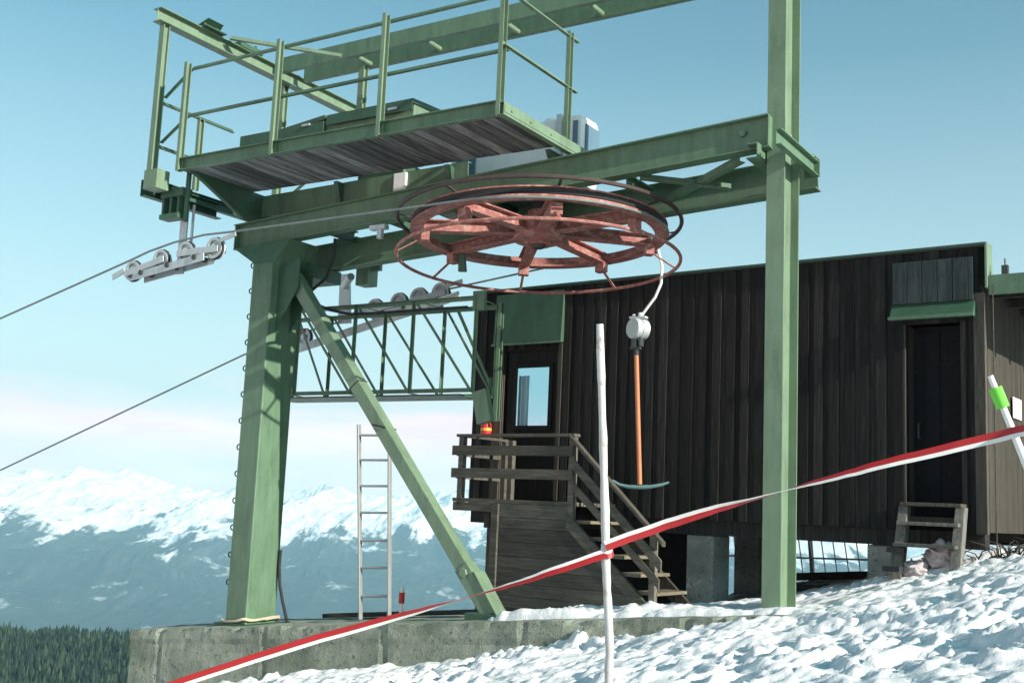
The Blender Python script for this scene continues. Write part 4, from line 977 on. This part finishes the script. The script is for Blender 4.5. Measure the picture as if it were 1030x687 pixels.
MB().tube([s0, s0.lerp(s1, .5), s1], .026, 12).build('stick', 'orange', tw, smooth=True)
MB().cyl(s0+V((0, 0, .03)), s0-V((0, 0, .06)), .034, 12).build('socket', 'rubber', tw, smooth=True)
an = [pY(x, y, TY+dy) for x, y, dy in ((616, 483, -.1), (623, 487.5, -.06), (632, 489.5, -.03), (643, 490, 0), (655, 489.5, .03), (665, 487.5, .06), (673, 485, .1))]
MB().tube(an, [.012, .018, .022, .026, .022, .018, .012], 10).build('anchor_bar', 'anchor', tw, smooth=True)

# ------------------------------------------------------------------ foreground poles and tape
def sag_tube(name, p0, p1, r0_, r1_, mat, par, n=18, jit=.004, seed=1):
    pts = []; rs = []
    for i in range(n+1):
        t = i/n; p = V(p0).lerp(V(p1), t); a = (float(fbm(np.array([t*7.0]), np.array([1.0]), 4, seed)[0])-.5)*2*jit; b_ = (float(fbm(np.array([t*6.0]), np.array([7.0]), 3, seed)[0])-.5)*2*jit
        pts.append(p+cr*a+fw*b_); rs.append(r0_+(r1_-r0_)*t+.0028*(float(fbm(np.array([t*40.0]), np.array([3.0]), 2, seed)[0])-.5)*2)
    return MB().tube(pts, rs, 12).build(name, mat, par, smooth=True)
PD = 5.0
pt, pb_ = pD(603, 326, PD), pD(613.5, 687, PD); dn = (pb_-pt); low = pb_+dn.normalized()*.75
wp = sag_tube('white_pole', low, pt, .0215, .0165, 'polewhite', None, 60, .011, 5)
tag(wp, 'tall rough whitish wooden pole in the foreground holding up the tape', 'pole')
lp = thing('leaning_marker_pole', 'thin white plastic pole with a lime green sleeve leaning at the right edge', 'pole', tuple(pD(1040, 560, 4.5)))
a, b_ = pD(996, 378, 4.5), pD(1032, 466, 4.45); dl_ = (b_-a).normalized()
MB().tube([a, b_, a+dl_*1.55], [.011, .0155, .0165], 12).build('shaft', 'plasticpole', lp, smooth=True)
g0 = a+dl_*.05; MB().tube([g0, g0+dl_*.082], .026, 14).build('sleeve', 'lime', lp, smooth=True)
# tape
def tape_seg(P, ang, w=.05, n=40):
    """P: control pts, ang: twist at each; returns upper and lower strip"""
    pts = []; an_ = []
    m = len(P)
    for i in range(m-1):
        for k in range(n):
            t = k/n
            p0, p1, p2, p3 = P[max(i-1, 0)], P[i], P[i+1], P[min(i+2, m-1)]
            pts.append(.5*((2*p1)+(p2-p0)*t+(2*p0-5*p1+4*p2-p3)*t*t+(3*p1-p0-3*p2+p3)*t**3)); an_.append(ang[i]+(ang[i+1]-ang[i])*t)
    pts.append(P[-1]); an_.append(ang[-1]); return pts, an_
def strip(mb, pts, an_, side, w):
    vs = []; fs = []; n = len(pts)
    for i, p in enumerate(pts):
        d = (pts[min(i+1, n-1)]-pts[max(i-1, 0)]).normalized(); up = V((0, 0, 1)); up = (up-d*up.dot(d)).normalized(); sd_ = d.cross(up)
        an2 = an_[i]+.16*(float(fbm(np.array([i*.23]), np.array([n*.7]), 3, 63)[0])-.5); p = p+V((0, 0, .005*(float(fbm(np.array([i*.15]), np.array([n*.3]), 2, 64)[0])-.5)))
        q = (up*math.cos(an2)+sd_*math.sin(an2)); nrm = d.cross(q)
        fl_ = .0012
        e0, e1 = (-w*.12, w/2) if side > 0 else (-w/2, -w*.12)
        vs += [p+q*e0+nrm*fl_, p+q*e1+nrm*fl_, p+q*e1-nrm*fl_, p+q*e0-nrm*fl_]
    for i in range(n-1):
        for k in range(4): fs.append((i*4+k, i*4+(k+1) % 4, i*4+4+(k+1) % 4, i*4+4+k))
    fs += [(3, 2, 1, 0), (n*4-4, n*4-3, n*4-2, n*4-1)]
    mb.add(vs, fs)
rad = math.radians
P1 = [pD(130, 705, 5.1), pD(185, 685, 5.1), pD(300, 648, 5.1), pD(400, 620, 5.1), pD(455, 605, 5.1), pD(510, 589, 5.05), pD(560, 573, 5.0), pD(608, 557, PD-.03)]
A1 = [rad(x) for x in (20, 20, 20, 45, 82, 112, 140, 155)]
P2 = [pD(609, 549, PD-.03), pD(660, 531, 4.95), pD(710, 515, 4.9), pD(765, 500, 4.85), pD(820, 485, 4.75), pD(880, 469, 4.65), pD(950, 452, 4.55), pD(1016, 436, 4.45), pD(1060, 426, 4.3)]
A2 = [rad(x) for x in (170, 185, 215, 262, 300, 325, 345, 352, 355)]
tpobj = thing('barrier_tape', 'red and white striped barrier tape stretched across the foreground, twisted twice', 'tape', tuple(pD(609, 552, PD)))
for side, nm, mt in ((1, 'red_stripe', 'tapered'), (-1, 'white_stripe', 'tapewhite')):
    mb = MB(); w = .044
    for P_, A_t in ((P1, A1), (P2, A2)):
        pts, an_ = tape_seg(P_, A_t, w, 16); strip(mb, pts, an_, side, w)
    ang0 = []; cpt = []
    for i in range(13):
        t = i/12*2*math.pi; c = pD(610.3, 553+4*math.cos(t), PD); cpt.append(c+cr*.026*math.sin(t)-fw*.026*math.cos(t)); ang0.append(rad(165))
    strip(mb, cpt, ang0, side, w*.8)
    mb.build(nm, mt, tpobj)

# ------------------------------------------------------------------ haze
def haze():
    me = bpy.data.meshes.new('haze'); mb = MB(); mb.box(-15200, 15200, -1500, 15200, -1250, 620)
    o = mb.build('haze', M['paper'], None); o.data.materials.clear()
    m = bpy.data.materials.new('valley_haze'); m.use_nodes = True; nt = m.node_tree; nt.nodes.clear()
    out = nt.nodes.new('ShaderNodeOutputMaterial'); v = nt.nodes.new('ShaderNodeVolumePrincipled')
    v.inputs['Color'].default_value = (.50, .84, 1.0, 1); v.inputs['Density'].default_value = HAZE; v.inputs['Anisotropy'].default_value = 0.0
    nt.links.new(v.outputs[0], out.inputs['Volume']); o.data.materials.append(m); o['kind'] = 'stuff'; o['label'] = 'pale blue haze filling the valley'; o['category'] = 'haze'
HAZE = 6.2e-5
haze()

# ------------------------------------------------------------------ light
S = V((.90, -.125, .375)).normalized()
elev = math.asin(S.z); az = math.atan2(S.x, S.y)
sun = bpy.data.lights.new('sun', 'SUN'); sun.energy = 5.0; sun.angle = math.radians(.53); sun.color = (1, .945, .86)
so = bpy.data.objects.new('sun', sun); COL.objects.link(so); so.rotation_euler = (-S).to_track_quat('-Z', 'Y').to_euler(); so.location = (20, -10, 30)
w = bpy.data.worlds.new('World'); SC.world = w; w.use_nodes = True; nt = w.node_tree; nt.nodes.clear()
out = nt.nodes.new('ShaderNodeOutputWorld'); bg = nt.nodes.new('ShaderNodeBackground'); bg.inputs[1].default_value = .099
sky = nt.nodes.new('ShaderNodeTexSky'); sky.sky_type = 'NISHITA'; sky.sun_disc = False; sky.sun_elevation = elev; sky.sun_rotation = az
sky.altitude = 1500; sky.air_density = 1.0; sky.dust_density = 2.2; sky.ozone_density = 1.0
tc = nt.nodes.new('ShaderNodeTexCoord'); sp = nt.nodes.new('ShaderNodeSeparateXYZ'); nt.links.new(tc.outputs['Generated'], sp.inputs[0])
c = mix(nt, 1.0, sky.outputs[0], (.60, 1.11, .94), 'MULTIPLY')
c = mix(nt, ramp(nt, sp.outputs['Z'], [(0, .9), (.10, .78), (.22, .42), (.38, .10), (.55, 0)]), c, (4.8, 5.45, 5.5))
# cloud bank above the far range
mp = nt.nodes.new('ShaderNodeMapping'); mp.inputs['Scale'].default_value = (5, 5, 38); nt.links.new(tc.outputs['Generated'], mp.inputs[0])
nn = nt.nodes.new('ShaderNodeTexNoise'); nn.inputs['Scale'].default_value = 1.0; nn.inputs['Detail'].default_value = 7; nn.inputs['Roughness'].default_value = .55; nt.links.new(mp.outputs[0], nn.inputs['Vector'])
n2_ = nt.nodes.new('ShaderNodeTexNoise'); n2_.inputs['Scale'].default_value = 2.2; n2_.inputs['Detail'].default_value = 3; nt.links.new(tc.outputs['Generated'], n2_.inputs['Vector'])
def mth_(op, a, b_):
    n = nt.nodes.new('ShaderNodeMath'); n.operation = op
    for i_, q in enumerate((a, b_)):
        if isinstance(q, (int, float)): n.inputs[i_].default_value = q
        else: nt.links.new(q, n.inputs[i_])
    return n.outputs[0]
ze = mth_('ADD', sp.outputs['Z'], mth_('MULTIPLY', mth_('SUBTRACT', nn.outputs['Fac'], .5), .075))
ze = mth_('ADD', ze, mth_('MULTIPLY', mth_('SUBTRACT', n2_.outputs['Fac'], .5), .07))
edge = ramp(nt, ze, [(.0, .95), (.064, .92), (.078, .30), (.10, .0)])
c = mix(nt, edge, c, mix(nt, ramp(nt, nn.outputs['Fac'], [(.35, 0), (.65, 1)]), (8.0, 5.9, 6.0), (9.8, 7.4, 7.2)))
nt.links.new(c, bg.inputs[0]); nt.links.new(bg.outputs[0], out.inputs[0])

# ------------------------------------------------------------------ camera
cam = bpy.data.cameras.new('camera'); cam.sensor_width = 36; cam.lens = F/1030*36; cam.clip_start = .05; cam.clip_end = 60000
co = bpy.data.objects.new('camera', cam); COL.objects.link(co); co.location = EYE
mt = Matrix((cr, cu, -fw)).transposed(); co.rotation_euler = mt.to_euler()
SC.camera = co
SC.view_settings.view_transform = 'Standard'; SC.view_settings.look = 'None'; SC.view_settings.gamma = 1; SC.view_settings.exposure = .70
SC.view_settings.use_curve_mapping = False
SC.cycles.volume_bounces = 1; SC.cycles.use_denoising = True
SC.cycles.max_bounces = 8; SC.cycles.diffuse_bounces = 4
